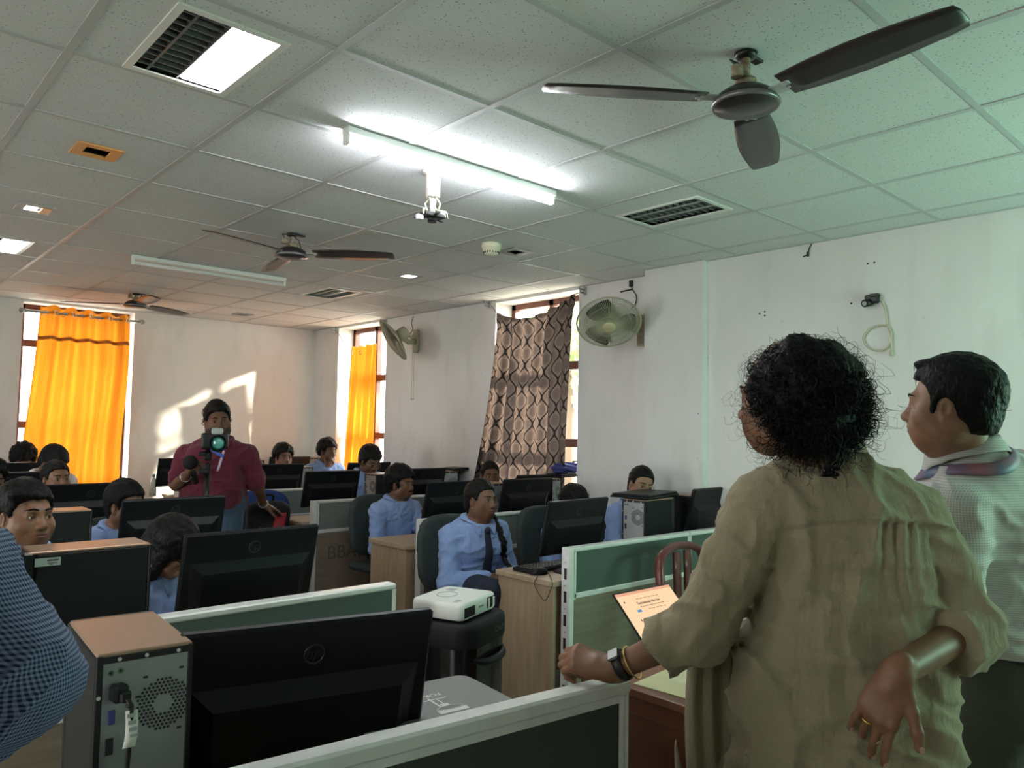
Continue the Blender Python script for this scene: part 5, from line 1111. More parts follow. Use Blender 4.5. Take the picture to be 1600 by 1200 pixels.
def glasses(t, W, Rh, r=.025):
    mb = MB()
    for q in (-1, 1):
        mb.tube([W(q*.033+r*math.cos(a), .1035-.004*abs(math.cos(a)), -.002+r*.92*math.sin(a)) for a in np.linspace(0, 2*math.pi, 29)[:-1]], .0021, 6, closed=True); mb.tube([W(q*.056, .100, .002), W(q*.072, .06, .004), W(q*.080, .0, .0)], .0014, 6)
    mb.tube([W(-.011, .105, .002), W(0, .107, .004), W(.011, .105, .002)], .0013, 6); mb.obj('glasses', M['copper'], t)
CHAIRS = []
def student(key, label, hd, pitch=0, roll=0, bh=-90, lean=.05, hair=None, s=None, pose=None, chair=(0, 0), seat=.60, **kw):
    s = s or (.94 if kw.get('fem') else .97)
    t = person(label, GS); J = seated(EYEP[key], hd, pitch, roll, bh, lean, s, seat=seat)
    fine = kw.pop('fine', [])
    if pose: fine = pose(J, kw) or fine
    D = build_person(t, J, hair=hair, fine=fine, seed=sum(map(ord, key)), **kw); place_root(t, J['P']); CHAIRS.append((key, J['P'], bh, chair)); return t, J, D
SHORT = dict(t=.017, amp=.004, fr=110, fz=.014, comb_=.0012); CURLY = dict(t=.028, amp=.013, fr=80, side=.8, nape=-.055); TIED = dict(t=.010, amp=.0015, fr=160, nape=-.10, fz=.024, comb_=.0016, wide=.090, extra=[ell((0, -.115, -.03), (.034, .03, .036), k=.02)])
CURL = dict(n=750, curl=.009, length=.040, rad=.0016, seg=9)
student('a', 'person with bushy curly hair bent over the rearmost left monitor', -92, -32, hair=dict(CURLY, t=.036), strands=CURL, sk='skin_b')
student('b', 'person in a white shirt bent down with straight black hair, before the orange curtain', -62, -38, hair=dict(SHORT, t=.024), shirt='whiteshirt', sk='skin_b', lean=.10, chair=(0, -.08))
student('c', 'person, girl with hair tied back, peering over the monitor below the orange curtain', -76, 2, fem=True, hair=TIED, sk='skin_a')
student('p', 'person cut by the left edge, dark hair above the gold hoop girl', -70, -2, hair=dict(CURLY, t=.024), strands=CURL, sk='skin_a')
t, J, D = student('e', 'person, girl at far left with a gold hoop earring looking to the right', -68, 3, -3, fem=True, fat=.10, strands=dict(CURL, n=160, length=.05, curl=.003, rad=.0008), hair=dict(TIED, fz=.016, t=.017, amp=.003, fr=90, extra=[ell((0, -.10, -.04), (.066, .055, .075), k=.03), ell((.05, .045, .082), (.045, .035, .02), k=.02)]), sk='skin_a', hf=.0026, lean=.04, gaze=np.array((.55, -.83, .05)))
hoop(t, D['W'](.079, .004, -.055)-np.array(t.location), .010)
student('f', 'person, young man with parted hair behind the grey circle-marked monitor', -64, -4, hair=dict(SHORT, t=.022, amp=.003), sk='skin_a', chair=(0, -.10))
student('g', 'person with long dark hair bowed low beside the side-on tower', -52, -46, fem=True, hair=dict(t=.020, amp=.004, fr=110, nape=-.25, fz=-.005, ears=False, wide=.058, comb_=.0016, extra=[ell((0, -.055, -.10), (.085, .06, .14), k=.03), ell((.066, .022, -.06), (.026, .055, .10), k=.02)]), sk='skin_c', lean=.10)
student('h', 'person, boy with short wavy hair behind the monitor right of the cameraman', -92, -4, hair=dict(CURLY, t=.024), strands=CURL, sk='skin_a')
def pose_i(J, kw):
    W = J['O']+J['Rh']@np.array((.03, .085, -.070)); wr = W+np.array([.055, .01, -.085]); J['wr'][0] = wr if False else J['wr'][0]; i = 1
    J['wr'][1] = J['O']+J['Rh']@np.array((.075, .10, -.165)); mid = (J['sh'][1]+J['wr'][1])/2; d = unit(np.cross(J['wr'][1]-J['sh'][1], np.array([0, 0, 1.0]))); h = math.sqrt(max(.25**2-(np.linalg.norm(J['wr'][1]-J['sh'][1])/2)**2, .01)); J['el'][1] = mid+h*unit(np.array([.35, -.2, -.9]))
    kw['hands'] = {1: dict(f=(J['O']+J['Rh']@np.array((.004, .105, -.075)))-J['wr'][1], n=J['Rh']@np.array((.3, 1, .1)), curl=((.5, .8, .5), (.5, .85, .5), (.55, .9, .5), (.6, .9, .5)))}; return [(J['wr'][1]-.11, J['wr'][1]+.11)]
student('i', 'person, curly haired boy with his hand to his mouth near the side curtain', -80, -3, hair=dict(CURLY, t=.026), strands=CURL, sk='skin_b', pose=pose_i, shirt='uniform')
t, J, D = student('j', 'person in glasses with thick black hair looking down, before the side curtain', -88, -26, hair=dict(SHORT, t=.034, amp=.005), sk='skin_b'); glasses(t, lambda x, y, z: D['W'](x, y, z)-np.array(t.location), None)
def pose_k(J, kw):
    J['wr'][0] = at_y(673, 812, 4.52); S = J['sh'][0]; w = J['wr'][0]; mid = (S+w)/2; J['el'][0] = mid+np.array([.06, .02, -.16]); kw['hands'] = {0: dict(f=(-.1, -.15, 1), n=(.3, 1, 0), curl=(.5, .55, .6, .65))}; return [(w-.11, w+.11)]
student('k', 'person, moustached boy in a blue shirt sitting upright behind the pale desk', -72, -1, 0, bh=-84, hair=dict(CURLY, t=.036, amp=.007, side=.7), strands=dict(CURL, n=260), sk='skin_b', must=True, hf=.0028, pose=pose_k, shirt_fine=.009)
student('l', 'person, girl whose eyes show over a monitor before the black curtain', -118, 0, chair=(-.06, 0), fem=True, hair=TIED, sk='skin_b')
def braid(t, pts, off):
    P = sp(pts, 10); rs = [.023*(1-.45*i/len(P)) for i in range(len(P))]; pr = []
    for i, (p, r_) in enumerate(zip(P, rs)): pr.append(ell(p+np.array([.006*math.sin(i*1.3), .0, 0]), (r_*(1+.12*math.sin(i*1.3)), r_*.9, r_), k=.006))
    g = comb(pr); soft_obj('braid', lambda q: g(q)+.0018*np.sin(q[:, 2]*240+q[:, 0]*90), P.min(0)-.05, P.max(0)+.05, .006, M['hair'], t)
t, J, D = student('m', 'person, girl in a blue shirt and dark tie with a braid over her shoulder', -84, 2, -4, bh=-96, fem=True, fat=.06, bulk=1.08, hair=dict(TIED, t=.012), sk='skin_b', hf=.0026, tie=True, shirt_fine=.008, wr=.006, lean=.06)
def front(D, N, x, dz, o=.02): return trace(D['shirt'], N+D['f']*.35+D['r']*x-D['u']*dz, -D['f'], .6)+D['f']*o
over = lambda x, y: trace(D['shirt'], J['N']+D['r']*x+D['f']*y+D['u']*.2, -D['u'], .5)+D['u']*.016
tl0 = np.array(t.location); braid(t, [J['O']+J['Rh']@np.array((-.03, -.085, -.07))-tl0, over(-.085, -.04)-tl0, over(-.098, .03)-tl0, front(D, J['N'], -.10, .06)-tl0, front(D, J['N'], -.115, .15)-tl0, front(D, J['N'], -.12, .24)-tl0, front(D, J['N'], -.115, .30)-tl0], 0)
MB().lathe([(0, -.004), (.004, -.002), (.004, .002), (0, .004)], 10, c=D['W'](.083, .004, -.046)-tl0).obj('earring', M['silver'], t)
student('n', 'person with wavy dark hair, only the forehead showing above the front right monitor', -100, -6, fem=True, hair=dict(CURLY, t=.020, amp=.005, fz=-.015), strands=CURL, sk='skin_a', chair=(.0, 0))
t, J, D = student('o', 'person, girl in round glasses with tilted head beside the right wall', -118, -8, -12, fem=True, lean=.12, chair=(-.09, 0), hair=TIED, sk='skin_c'); glasses(t, lambda x, y, z: D['W'](x, y, z)-np.array(t.location), None)
c0 = chair_proto('green grey office chair behind the girl in the tie')
CL = {'a': 'green grey office chair of the bushy haired person at the back left', 'b': 'green grey office chair of the bent person in white', 'c': 'green grey office chair of the girl peering under the orange curtain', 'p': 'green grey office chair of the person at the left edge', 'e': 'green grey office chair of the girl with the gold hoop', 'f': 'green grey office chair of the young man with parted hair', 'g': 'green grey office chair of the bowed long haired person', 'h': 'green grey office chair of the wavy haired boy near the far wall', 'i': 'green grey office chair of the boy with his hand at his mouth', 'j': 'green grey office chair of the person in glasses by the side curtain', 'k': 'green grey office chair of the moustached boy', 'l': 'green grey office chair of the girl by the black curtain', 'n': 'green grey office chair, back showing between the girl in the tie and a monitor', 'o': 'green grey office chair of the girl in round glasses'}
for key, P, bh, (dx, dy) in CHAIRS:
    loc = (P[0]+dx, P[1]+dy+.02, 0); rz = math.radians(bh+90-180)
    if key == 'm': c0.location = loc; c0.rotation_euler = (0, 0, rz)
    else: dup(c0, loc, rz, CL[key], 'armless office chairs')

# ------------------------------------------------------------------ the four standing people
def loft_sdf(c, R, zs, rx, ry, yo=None, k=.02):
    """upright garment: elliptical sections whose half-widths follow height"""
    c = np.asarray(c, float); zs = np.array(zs, float); yo = np.zeros(len(zs)) if yo is None else np.array(yo, float)
    def f(p):
        q = (p-c)@R; z = p[:, 2]; a = np.interp(z, zs, rx); b = np.interp(z, zs, ry); y = q[:, 1]-np.interp(z, zs, yo)
        rr = (np.abs(q[:, 0]/a)**2.3+np.abs(y/b)**2.3)**(1/2.3); d = (rr-1)*np.minimum(a, b); return np.maximum(d, np.maximum(zs[0]-z, z-zs[-1]))
    return (f, k, '+')
# --- the woman in beige
t = person('woman from behind in a beige tunic with curly black hair')
Rt = heading(45); f_, r_ = Rt[:, 1], Rt[:, 0]; O = at_d(1232, 622, 1.60); Rh = heading(88, -2, 0); cB = at_d(1312, 900, 1.66); N = at_d(1292, 722, 1.64); P = np.array([cB[0], cB[1], .93])
J = dict(O=O, Rh=Rh, N=N, P=P, Rt=Rt, s=1.0, toe=f_.copy(), sh=[at_d(1192, 788, 1.63), at_d(1424, 808, 1.66)], el=[at_d(1094, 984, 1.66), at_d(1508, 985, 1.62)], wr=[at_d(955, 1047, 1.735), at_d(1402, 1050, 1.425)])
J['hip'] = [P+q*r_*.09-np.array([0, 0, .06]) for q in (-1, 1)]; J['kn'] = [np.array([*(P+q*r_*.10+f_*.02)[:2], .48]) for q in (-1, 1)]; J['an'] = [np.array([*(P+q*r_*.10)[:2], .085]) for q in (-1, 1)]
bk = -CF; rc = CR; uc = CU
fL = unit(-.90*rc+.18*uc-.42*bk)
hands = {0: dict(f=fL, n=uc*.8+bk*.55, curl=((.75, 1.2, .8), (.75, 1.2, .8), (.75, 1.2, .8), (.75, 1.2, .8)), thumb=(.55, .6, -.6), tc=.5, spread=.02), 1: dict(f=-.45*rc-.88*uc+.05*bk, n=-.62*rc+.1*uc+.78*bk, curl=((.40, .22, .15), (.50, .30, .2), (.62, .40, .25), (.35, .35, .2)), thumb=(.72, .62, -.05), tc=.25, spread=.10)}
fine = [(J['wr'][0]-.13, J['wr'][0]+.13), (J['wr'][1]-np.array([.13, .13, .22]), J['wr'][1]+np.array([.13, .13, .06]))]
D = build_person(t, J, sk='skin_a', fem=True, hands=hands, fine=fine, hf=.0032, hc=.016, shirt=None, trousers='khaki', hair=None, bulk=.88)
u3 = np.array([0, 0, 1.0]); S0, S1 = J['sh']; cufL = J['el'][0]+(J['wr'][0]-J['el'][0])*.44; cufR = J['el'][1]+(J['wr'][1]-J['el'][1])*.28
kz = [.47, .62, .80, .93, 1.06, 1.20, 1.30, 1.37, 1.43]; krx = [.275, .262, .238, .222, .203, .172, .168, .160, .10]; kry = [.20, .19, .172, .160, .145, .135, .130, .115, .08]
def arm_s(S_, e, cu, r0, r1, r2): return comb([cap(S_, e, r0, r1, k=.0), cap(e, cu+(cu-e)*.5, r1, r2, k=.04), cut(cu, cu-e, .004)])
aL = arm_s(S0+u3*-.01, J['el'][0], cufL, .072, .058, .056); aR = arm_s(S1+u3*-.01, J['el'][1], cufR, .074, .064, .058)
rollL = comb([cap(cufL-(cufL-J['el'][0])*.55, cufL+(cufL-J['el'][0])*.5, .0610, .060, k=0), cut(cufL, cufL-J['el'][0], .004), cut(cufL-unit(cufL-J['el'][0])*.035, J['el'][0]-cufL, .004)])
rollR = comb([cap(cufR-(cufR-J['el'][1])*.55, cufR+(cufR-J['el'][1])*.5, .0670, .063, k=0), cut(cufR, cufR-J['el'][1], .004), cut(cufR-unit(cufR-J['el'][1])*.035, J['el'][1]-cufR, .004)])
tor = comb([loft_sdf([cB[0], cB[1], 0], Rt, kz, krx, kry), cap(S0, S1, .070, k=.06), cap(N-u3*.09, N+u3*.015, .105, .066, k=.06)])
flap = comb([loft_sdf(at_d(1112, 1100, 1.76)*np.array([1, 1, 0]), heading(60), [.47, .7, 1.0, 1.10, 1.17], [.085, .08, .062, .05, .02], [.030, .028, .025, .02, .015])])
def folds(p):
    q = p-np.array([cB[0], cB[1], 0]); x = q@r_; y = q@f_; z = p[:, 2]; back = np.clip(-y*14, 0, 1)
    zs = 1.352-.10*(x/.2)**2*.25+.02*x; seam = .0075*np.exp(-((z-zs)/.0045)**2)-.005*np.exp(-((z-zs+.010)/.006)**2)
    below = np.clip((zs-z)/.012, 0, 1)*np.exp(-np.maximum(zs-z, 0)/.13); gath = below*.009*np.sin(x*210+4*np.sin(z*11))*np.exp(-((x-.075)/.050)**2)
    lin = .0045*np.sin(z*42+x*30*np.sign(x+.02)+3.5*np.sin(x*9+z*6))*np.clip(1.33-z, 0, .25)*4*np.clip(np.abs(x)*6+.25, 0, 1); belt = .008*np.exp(-((z-1.075-.10*(x-.05))/.014)**2)*np.clip((x+.22)*6, 0, 1)
    return -(seam+gath)*back-lin*.9-belt*back*.7
def sleeve_folds(p, S_, e):
    a = unit(e-S_); q = p-S_; t_ = q@a; return .0055*np.sin(t_*62+9*(q@np.cross(a, u3))*6+2.5*np.sin(t_*21+q[:, 2]*17))*np.clip(t_*5, .1, 1)
def kurta(p):
    st = p*np.array([1, 1, .55]); d = tor(p)+folds(p)+.003*wob(p, 15, 3)-.012*crease(st, 17, 11)-.009*crease(p*np.array([.7, .7, 1.3]), 30, 12); dl = np.minimum(aL(p), rollL(p))+sleeve_folds(p, S0, J['el'][0])*.5-.010*crease(p, 30, 5); dr = np.minimum(aR(p), rollR(p))+sleeve_folds(p, S1, J['el'][1])*.6-.010*crease(p, 30, 6)
    d = smin(d, dl, .014); d = smin(d, dr, .014); d = smin(d, flap(p)+.006*np.sin((p@rc)*150+2*np.sin(p[:, 2]*9))+.003*wob(p, 25, 8), .012)
    sl = comb([cap(N, N+u3*.2, .058, k=0)])(p); d = smax(d, -sl, .006); return smax(d, p[:, 2]-(N[2]+.030), .006)
pts = np.array([*J['sh'], *J['el'], cB*np.array([1, 1, 0])+np.array([0, 0, .47])])
lo = pts.min(0)-np.array([.32, .32, .0]); hi = pts.max(0)+np.array([.32, .32, .16]); soft_obj('tunic', kurta, lo, hi, .0068, M['kurta'], t)
collar_obj(t, N+u3*.012, Rt, M['kurta'], r0=.064, r1=.075, h=.030, gap=22, point=.01, name='collar')
HO = O
hb = comb([ell((0, -.034, .020), (.106, .112, .106), k=0), ell((.035, -.070, -.040), (.074, .066, .058), k=.05), ell((-.04, -.058, -.034), (.068, .070, .055), k=.04), ell((0, .105, -.080), (.100, .125, .110), k=.012, op='-')])
def whair(p):
    q = (p-HO)@Rh; return smax(hb(q)+.010*wob(p, 42, 2)+.0045*wob(p, 130, 4)+.002*np.sin(p[:, 2]*420+40*wob(p, 30, 9)), -(q[:, 2]+.118), .02)
H_ = soft_obj('hair', whair, HO-.24, HO+.24, .005, M['hair'], t)
keep = lambda q: ~((q[1] > .055) & (q[2] < .045)) if False else not (q[1] > .06 and q[2] < .05)
for nm, n_, cu_, le, ra, sd, li in (('hair_curl', 1500, .009, .060, .0016, 1, .002), ('hair_curl', 750, .013, .085, .00075, 2, .010), ('hair_frizz', 420, .016, .085, .00045, 3, .016)):
    tube_strands(nm, whair, n_, M['hair'], H_, sd, HO+Rh@np.array((0, -.036, .01)), Rh, (.2, .2, .19), curl=cu_, length=le, rad=ra, seg=16, keep=keep, lift=li, turns=2.6)
lk = [HO+Rh@np.array((.02, -.12, -.07)), at_d(1296, 728, 1.485), at_d(1300, 742, 1.478)]; mb = MB()
for k in range(7): a = np.array(lk)+np.random.RandomState(k).randn(3, 3)*.006; P_ = sp(a, 10); i_ = np.arange(len(P_))[:, None]; mb.tube(P_+.006*np.hstack([np.sin(i_*.9+k), np.cos(i_*.9+k), 0*i_]), .0022, 5)
mb.obj('hair_lock', M['hair'], H_)
# nails, ring, watch, bangle
for i in (0, 1):
    for (p, d) in D['tips'][i]:
        n = trace(D['body'], p+unit(bk*.7+uc*.2)*.05, -unit(bk*.7+uc*.2), .1); 
        if i == 1: soft_obj('nail', comb([ell(n+d*.002, np.array((.0052, .0075, .0016)), R=np.stack([unit(np.cross(d, bk)), d, unit(np.cross(np.cross(d, bk), d))], 1), k=0)]), n-.012, n+.012, .0016, M['nail'], t)
wv = unit(J['wr'][0]-J['el'][0]); c = J['wr'][0]-wv*.030; F = frame_to(wv); ring = lambda c, r, n=36, e=1.0: [c+F@np.array((r*math.cos(a), r*e*math.sin(a), 0)) for a in np.linspace(0, 2*math.pi, n+1)[:-1]]
wa = MB().tube(ring(c, .0325), .011, 8, closed=True, flat=(.28, 1)).obj('watch_strap', M['leather'], t); nn = unit(uc*.75+bk*.35-.2*rc); nn = unit(nn-wv*(nn@wv)); fc = c+nn*.036; R3 = np.stack([wv, np.cross(nn, wv), nn], 1)
MB().box(fc, (.030, .030, .010), .004, R=R3).obj('watch_case', M['leather'], wa); MB().box(fc+nn*.0052, (.024, .024, .0012), .0003, R=R3).obj('watch_face', M['silver'], wa)
MB().tube([p+np.array([0, 0, -.004]) for p in ring(J['wr'][0]-wv*.056, .036)], .0021, 8, closed=True).obj('bangle', M['brass'], t)
th_ = D['tips'][1][2][0]; wR = J['wr'][1]; fR = unit(-.45*rc-.88*uc+.05*bk); nR = unit((-.62*rc+.1*uc+.78*bk)); nR = unit(nR-fR*(nR@fR)); tR = np.cross(nR, fR); kn = wR+fR*.088+tR*-.0105; dR = unit(math.cos(.62)*fR-math.sin(.62)*nR+tR*-.03)
F = frame_to(dR); MB().tube([kn+dR*.020+F@np.array((.0098*math.cos(a), .0098*math.sin(a), 0)) for a in np.linspace(0, 2*math.pi, 25)[:-1]], .0022, 7, closed=True, flat=(1, 1.2)).obj('ring', M['brass'], t)
place_root(t, P)
# --- the man in the patterned white shirt
t = person('man at right in a white patterned shirt with a lanyard round his collar')
Rt = heading(62); f_, r_ = Rt[:, 1], Rt[:, 0]; O = at_d(1484, 634, 1.954); Rh = heading(100, 1, 0); N = at_d(1508, 718, 1.985); c2 = at_d(1585, 930, 2.048); P = np.array([c2[0], c2[1], .93])
sL = at_d(1492, 800, 1.860); sR = N+r_*.20-np.array([0, 0, .06]); J = dict(O=O, Rh=Rh, N=N, P=P, Rt=Rt, s=.95, toe=f_.copy(), sh=[sL, sR], el=[at_d(1496, 965, 1.871), sR+np.array([.10, -.05, -.27])], wr=[at_d(1440, 985, 2.090), sR+np.array([.05, .16, -.33])])
J['hip'] = [P+q*r_*.10-np.array([0, 0, .06]) for q in (-1, 1)]; J['kn'] = [np.array([*(P+q*r_*.12+f_*.02)[:2], .48]) for q in (-1, 1)]; J['an'] = [np.array([*(P+q*r_*.12)[:2], .085]) for q in (-1, 1)]
C2 = np.array([c2[0], c2[1], 0]); shirtL = loft_sdf(C2, Rt, [.955, 1.02, 1.12, 1.24, 1.33, 1.40], [.205, .215, .215, .212, .20, .12], [.165, .175, .172, .155, .14, .09], yo=[.02, .03, .03, .0, -.02, -.03], k=.05)
D = build_person(t, J, sk='skin_c', fat=.16, bulk=1.22, hf=.0036, hc=.016, shirt='diamond', sleeve=.78, trousers=None, hair=None, collar=False, shirt_z=.968, shirt_fine=.0085, extra_shirt=[shirtL], wr=.007, seed=4)
trl = comb([loft_sdf(C2, Rt, [.78, .90, .985], [.19, .20, .20], [.165, .165, .165], yo=[.0, .01, .02]), cap(J['hip'][0], J['kn'][0], .125, .09, k=.05), cap(J['hip'][1], J['kn'][1], .125, .09, k=.05), cap(J['kn'][0], J['an'][0], .088, .075, k=.03), cap(J['kn'][1], J['an'][1], .088, .075, k=.03)])
def tro(p):
    q = p-C2; x = q@r_; seam = .003*np.exp(-((p[:, 2]-.835-.03*x)/.004)**2)*np.clip(.12-np.abs(x+.10), 0, .01)*100; return smax(trl(p)+.004*wob(p, 22, 3)-seam, .05-p[:, 2], .01)
soft_obj('trousers', tro, C2+np.array([-.34, -.34, 0]), C2+np.array([.34, .34, 1.05]), .012, M['khaki'], t)
bl = comb([loft_sdf(C2, Rt, [.955, .985, .99], [.207, .207, .205], [.172, .172, .170], yo=[.02, .02, .02])]); soft_obj('belt', bl, C2+np.array([-.25, -.25, .93]), C2+np.array([.25, .25, 1.02]), .009, M['leather'], t)
u = D['u']; coF = heading(78); collar_obj(t, N-u3*.004, np.stack([coF[:, 0], coF[:, 1], unit(u3+coF[:, 1]*.18)], 1), M['diamond'], r0=.080, r1=.098, h=.052, gap=16, point=.045, tilt=.30)
G = []
for i in range(41):
    a = math.radians(20+320*i/40); row = []
    for R1 in (.098, .106, .114): row.append(trace(D['shirt'], N+coF@np.array((R1*math.sin(a), R1*1.05*math.cos(a), .16)), np.array([0, 0, -1.0]), .5)+np.array([0, 0, .005]))
    G.append(row)
G = np.array(G); K_ = np.pad(G, ((4, 4), (0, 0), (0, 0)), 'edge'); G[..., 2] = np.mean([K_[q:q+len(G), :, 2] for q in range(9)], 0)+.002
fr0 = [trace(D['shirt'], N+coF@np.array((q*.05, .45, -.16)), -coF[:, 1], .6)+coF[:, 1]*.004 for q in (1, -1)]
MB().sheet(np.array(G), .0025).obj('lanyard', M['lanyard'], t)
hf_ = hair_f(O, Rh, t=.017, amp=.003, fr=130, fz=.020, nape=-.075, s=.95, wide=.092, side=.55)
def mh(p):
    q = (p-O)@Rh/.95; d = hf_(p); sb = comb([ell((-.074, .030, -.020), (.006, .009, .028), k=0), ell((.074, .030, -.020), (.006, .009, .028), k=0), ell((0, .045, .112), (.05, .042, .014), k=.03)])(q)*.95; return smin(d, sb+.002*wob(p, 160, 3), .012)
Hm = soft_obj('hair', mh, O-.2, O+.2, .0045, M['hair'], t)
tube_strands('hair_tuft', mh, 2200, M['hair'], Hm, 5, O+Rh@np.array((0, -.02, .03)), Rh, (.16, .17, .16), curl=.0012, length=.016, rad=.0009, seg=5, keep=lambda q: q[2] > -.05, lift=.0015, turns=.4)
place_root(t, P)
# --- the elbow at the left edge
t = person('person at the left edge in a blue checked shirt, elbow in view')
Rt = heading(-50); f_, r_ = Rt[:, 1], Rt[:, 0]; sL = at_d(-78, 905, 1.02); N = sL-r_*-.0+np.array([-.15, -.11, .07]); P = np.array([N[0]-.02, N[1]+.02, .93]); O = N+np.array([0, 0, .19])+f_*.03
sR = N+r_*.19-np.array([0, 0, .06]); J = dict(O=O, Rh=heading(-55), N=N, P=P, Rt=Rt, s=1.0, toe=f_.copy(), sh=[sL, sR], el=[at_d(30, 1058, 1.0), sR+np.array([-.04, .0, -.27])], wr=[at_d(-120, 1190, .95), sR+np.array([.02, -.16, -.40])])
J['hip'] = [P+q*r_*.10-np.array([0, 0, .06]) for q in (-1, 1)]; J['kn'] = [np.array([*(P+q*r_*.11+f_*.02)[:2], .48]) for q in (-1, 1)]; J['an'] = [np.array([*(P+q*r_*.11)[:2], .085]) for q in (-1, 1)]
build_person(t, J, sk='skin_a', bulk=1.05, hf=.006, hc=.018, shirt='gingham', sleeve=.95, trousers='navy', hair=SHORT, shirt_fine=.007, wr=.006, extra_shirt=[cap(J['sh'][0], J['el'][0], .066, .060, k=.03), cap(J['el'][0], J['wr'][0], .060, .048, k=.03)], shirt_z=.90); place_root(t, P)
# --- the cameraman
t = person('man in a maroon polo standing in the aisle with a microphone')
eye = at_d(343, 659, 5.42); Rh = heading(-103, -3, 4); s_ = 1.04; O = eye-Rh@np.array((0, .082, 0))*s_; Rt = heading(-112); f_, r_ = Rt[:, 1], Rt[:, 0]; N = at_d(341, 693, 5.53); c4 = at_d(334, 770, 5.55); P = np.array([c4[0], c4[1], .95])
J = dict(O=O, Rh=Rh, N=N, P=P, Rt=Rt, s=s_, toe=f_.copy(), sh=[at_d(385, 711, 5.55), at_d(292, 712, 5.55)], el=[at_d(403, 760, 5.60), at_d(276, 757, 5.46)], wr=[at_d(412, 789, 5.82), at_d(291, 744, 5.22)])
J['hip'] = [P-q*r_*-.10-np.array([0, 0, .06]) for q in (-1, 1)]; J['kn'] = [np.array([*(P+q*r_*.12+f_*.02)[:2], .48]) for q in (-1, 1)]; J['an'] = [np.array([*(P+q*r_*.12)[:2], .085]) for q in (-1, 1)]
mic = at_d(297, 722, 5.17)
hands = {1: dict(f=unit(mic-J['wr'][1])+.25*rc+.1*uc, n=-.75*rc+.3*bk+.2*uc, curl=((.75, 1.1, .7), (.8, 1.15, .7), (.85, 1.2, .7), (.9, 1.2, .7)), thumb=(.8, .55, -.4)), 0: dict(f=unit(.55*rc-.35*uc-.6*bk), n=uc*.9+bk*.3, curl=(.18, .2, .25, .3))}
fine = [(J['wr'][0]-.17, J['wr'][0]+.2), (J['wr'][1]-.13, J['wr'][1]+.15)]
D = build_person(t, J, sk='skin_b', fat=.10, bulk=1.30, hands=hands, fine=fine, hf=.0042, hc=.016, shirt='polo', sleeve=.5, trousers='jeans', hair=dict(t=.024, amp=.005, fr=110, fz=.020, nape=-.05, side=.35, wide=.090), strands=dict(CURL, n=380), beard=True, must=True, shirt_z=.90, shirt_fine=.010, wr=.008, seed=2)
tl0 = np.array(t.location)
G = [[trace(D['shirt'], N+D['f']*.4+D['r']*x-D['u']*dz, -D['f'], .7)+D['f']*.004 for x in (xo-.008, xo, xo+.008)] for dz, xo in zip(np.linspace(.02, .17, 8), np.linspace(.045, .012, 8)*-1)]
MB().sheet(np.array(G), .002).obj('lanyard', M['ribbonw'], t)
wv = unit(J['wr'][0]-J['el'][0]); F = frame_to(wv); MB().tube([J['wr'][0]-wv*.02+F@np.array((.033*math.cos(a), .033*math.sin(a), 0)) for a in np.linspace(0, 2*math.pi, 25)[:-1]], .009, 7, closed=True, flat=(.5, 1)).obj('watch', M['silver'], t)
wv = unit(J['wr'][1]-J['el'][1]); F = frame_to(wv); MB().tube([J['wr'][1]-wv*.02+F@np.array((.034*math.cos(a), .034*math.sin(a), 0)) for a in np.linspace(0, 2*math.pi, 25)[:-1]], .004, 7, closed=True).obj('bracelet', M['silver'], t)
place_root(t, P)
m_ = mic; Fm = frame_to(unit(uc*.85-rc*.05+bk*.45)); t = thing('microphone', 'black foam topped handheld microphone in the left hand side of the cameraman', 'microphone', m_)
g = comb([ell((0, 0, .0), (.050, .048, .045), k=0), cap((0, 0, -.02), (0, 0, -.045), .042, .026, k=.02)]); soft_obj('foam', lambda p: g(p@Fm)+.0012*wob(p, 500, 1), np.full(3, -.09), np.full(3, .09), .005, M['foam'], t); MB().at((0, 0, 0), Fm).cyl((0, 0, -.04), (0, 0, -.17), .019, 16).cyl((0, 0, -.05), (0, 0, -.065), .023, 16, 0).obj('handle', M['black'], t)
cb = at_d(326, 684, 5.08); rz = math.radians(-112+90+180); t = thing('camera_on_monopod', 'silver and black camera on a black monopod before the man in maroon', 'camera', (cb[0], cb[1], 0), math.radians(-204)); zc = cb[2]
soft_obj('camera_body', comb([bxp((0, 0, zc), (.066, .03, .042), rad=.01, k=0), bxp((.048, -.02, zc-.002), (.018, .022, .040), rad=.012, k=.01)]), (-.09, -.07, zc-.07), (.09, .06, zc+.07), .006, M['black'], t)
soft_obj('viewfinder_hump', comb([bxp((-.01, .0, zc+.05), (.028, .03, .018), rad=.01, k=0)]), (-.06, -.05, zc+.01), (.04, .05, zc+.09), .005, M['greyl'], t)
R9 = Rx(math.radians(90)); MB().lathe([(.034, .025), (.036, .06), (.038, .075), (.036, .078), (.037, .115), (.043, .118), (.044, .150), (.041, .150), (.038, .125)], 28, c=(-.022, 0, zc-.008), R=Rx(-math.pi/2)).obj('lens', M['blackm'], t)
MB().lathe([(.0, .137), (.020, .135), (.037, .128)], 28, c=(-.022, 0, zc-.008), R=Rx(-math.pi/2)).obj('front_glass', M['lens'], t)
for c in kids(t): c.scale = (1.28, 1.28, 1.28); c.location = (-.040, 0, zc*(1-1.28)-.022)
MB().cyl((0, 0, zc-.042), (0, 0, zc-.09), .016, 12).box((0, 0, zc-.05), (.06, .05, .016), .004).box((.0, .0, zc-.12), (.05, .05, .06), .01).box((.035, .02, zc-.105), (.05, .03, .03), .006).box((0, 0, zc-.19), (.04, .045, .05), .008).box((.02, .01, zc-.22), (.07, .05, .035), .006).obj('mount_head', M['black'], t)
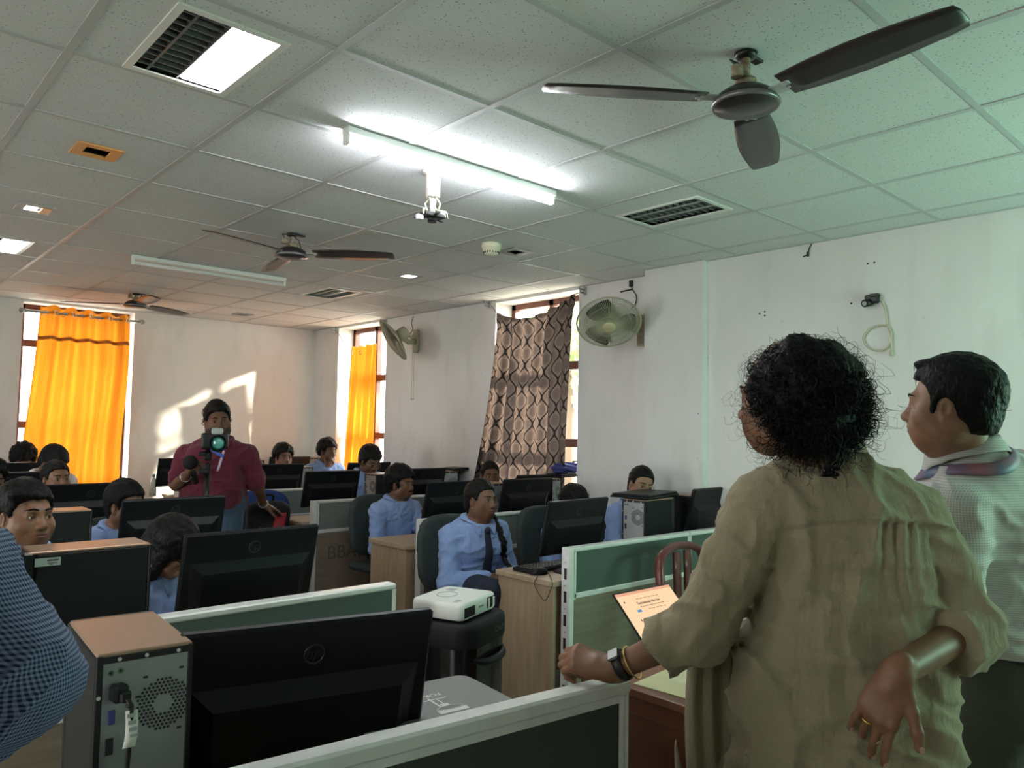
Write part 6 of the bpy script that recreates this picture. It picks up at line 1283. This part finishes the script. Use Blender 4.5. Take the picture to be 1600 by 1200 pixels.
MB().cyl((0, 0, zc-.22), (0, 0, .70), .019, 14).cyl((0, 0, .74), (0, 0, .35), .016, 14).cyl((0, 0, .38), (0, 0, .02), .013, 14).obj('pole', M['black'], t); mb = MB()
for k in range(3): a = 2.1*k+.4; mb.tube([(0, 0, .10), (.09*math.cos(a), .09*math.sin(a), .05), (.17*math.cos(a), .17*math.sin(a), .010)], .009, 8)
mb.obj('foot', M['black'], t)
MB().tube(sp([(-.02, .03, zc-.07), (-.06, .05, zc-.10), (-.10, .06, zc-.12)]), .009, 8, flat=(.5, 1.3)).obj('strap', mat('strap_blue', (.04, .13, .50), .5), t)
# --- blue chair and backpack under the cameraman's hand
bp = at_d(419, 803, 6.02)
bc = chair_proto('blue office chair under the black and red backpack', 'chairb'); bc.location = (bp[0]-.03, bp[1]+.06, 0); bc.rotation_euler = (0, 0, math.radians(155))
t = thing('backpack', 'black backpack with red and white print on the blue chair', 'backpack', (bp[0]+.0, bp[1], .485), math.radians(-20))
gb = comb([bxp((0, 0, .21), (.165, .10, .21), rad=.08, k=0), ell((0, -.07, .14), (.135, .07, .12), k=.02)]); soft_obj('body', lambda p: gb(p)+.004*wob(p, 25, 2), (-.22, -.19, -.03), (.22, .16, .47), .010, M['bag'], t)
MB().tube(sp([(-.03, .02, .41), (-.03, -.01, .465), (.03, -.01, .465), (.03, .02, .41)]), .010, 8).obj('top_loop', M['bag'], t)
fb2 = lambda x, z: trace(gb, (x, -.4, z), (0, 1, 0), .6)
MB().sheet(np.array([[fb2(x, z)+np.array([0, -.005, 0]) for x in np.linspace(-.02+.25*(z-.05), .10+.1*(z-.05), 5)] for z in np.linspace(.12, .34, 8)]), .006).obj('red_flash', M['bagred'], t)
MB().sheet(np.array([[fb2(x, z)+np.array([0, -.006, 0]) for x in np.linspace(-.06, -.03, 3)] for z in np.linspace(.06, .20, 6)]), .005).sheet(np.array([[fb2(x, z)+np.array([0, -.008, 0]) for x in np.linspace(.02, .07, 3)] for z in np.linspace(.06, .10, 4)]), .005).obj('white_print', M['bagwhite'], t)
MB().tube(sp([fb2(-.11, .10)+np.array([0, -.006, 0]), fb2(-.10, .19)+np.array([0, -.008, 0]), fb2(-.06, .235)+np.array([0, -.008, 0])]), .006, 6).obj('red_piping', M['bagred'], t)
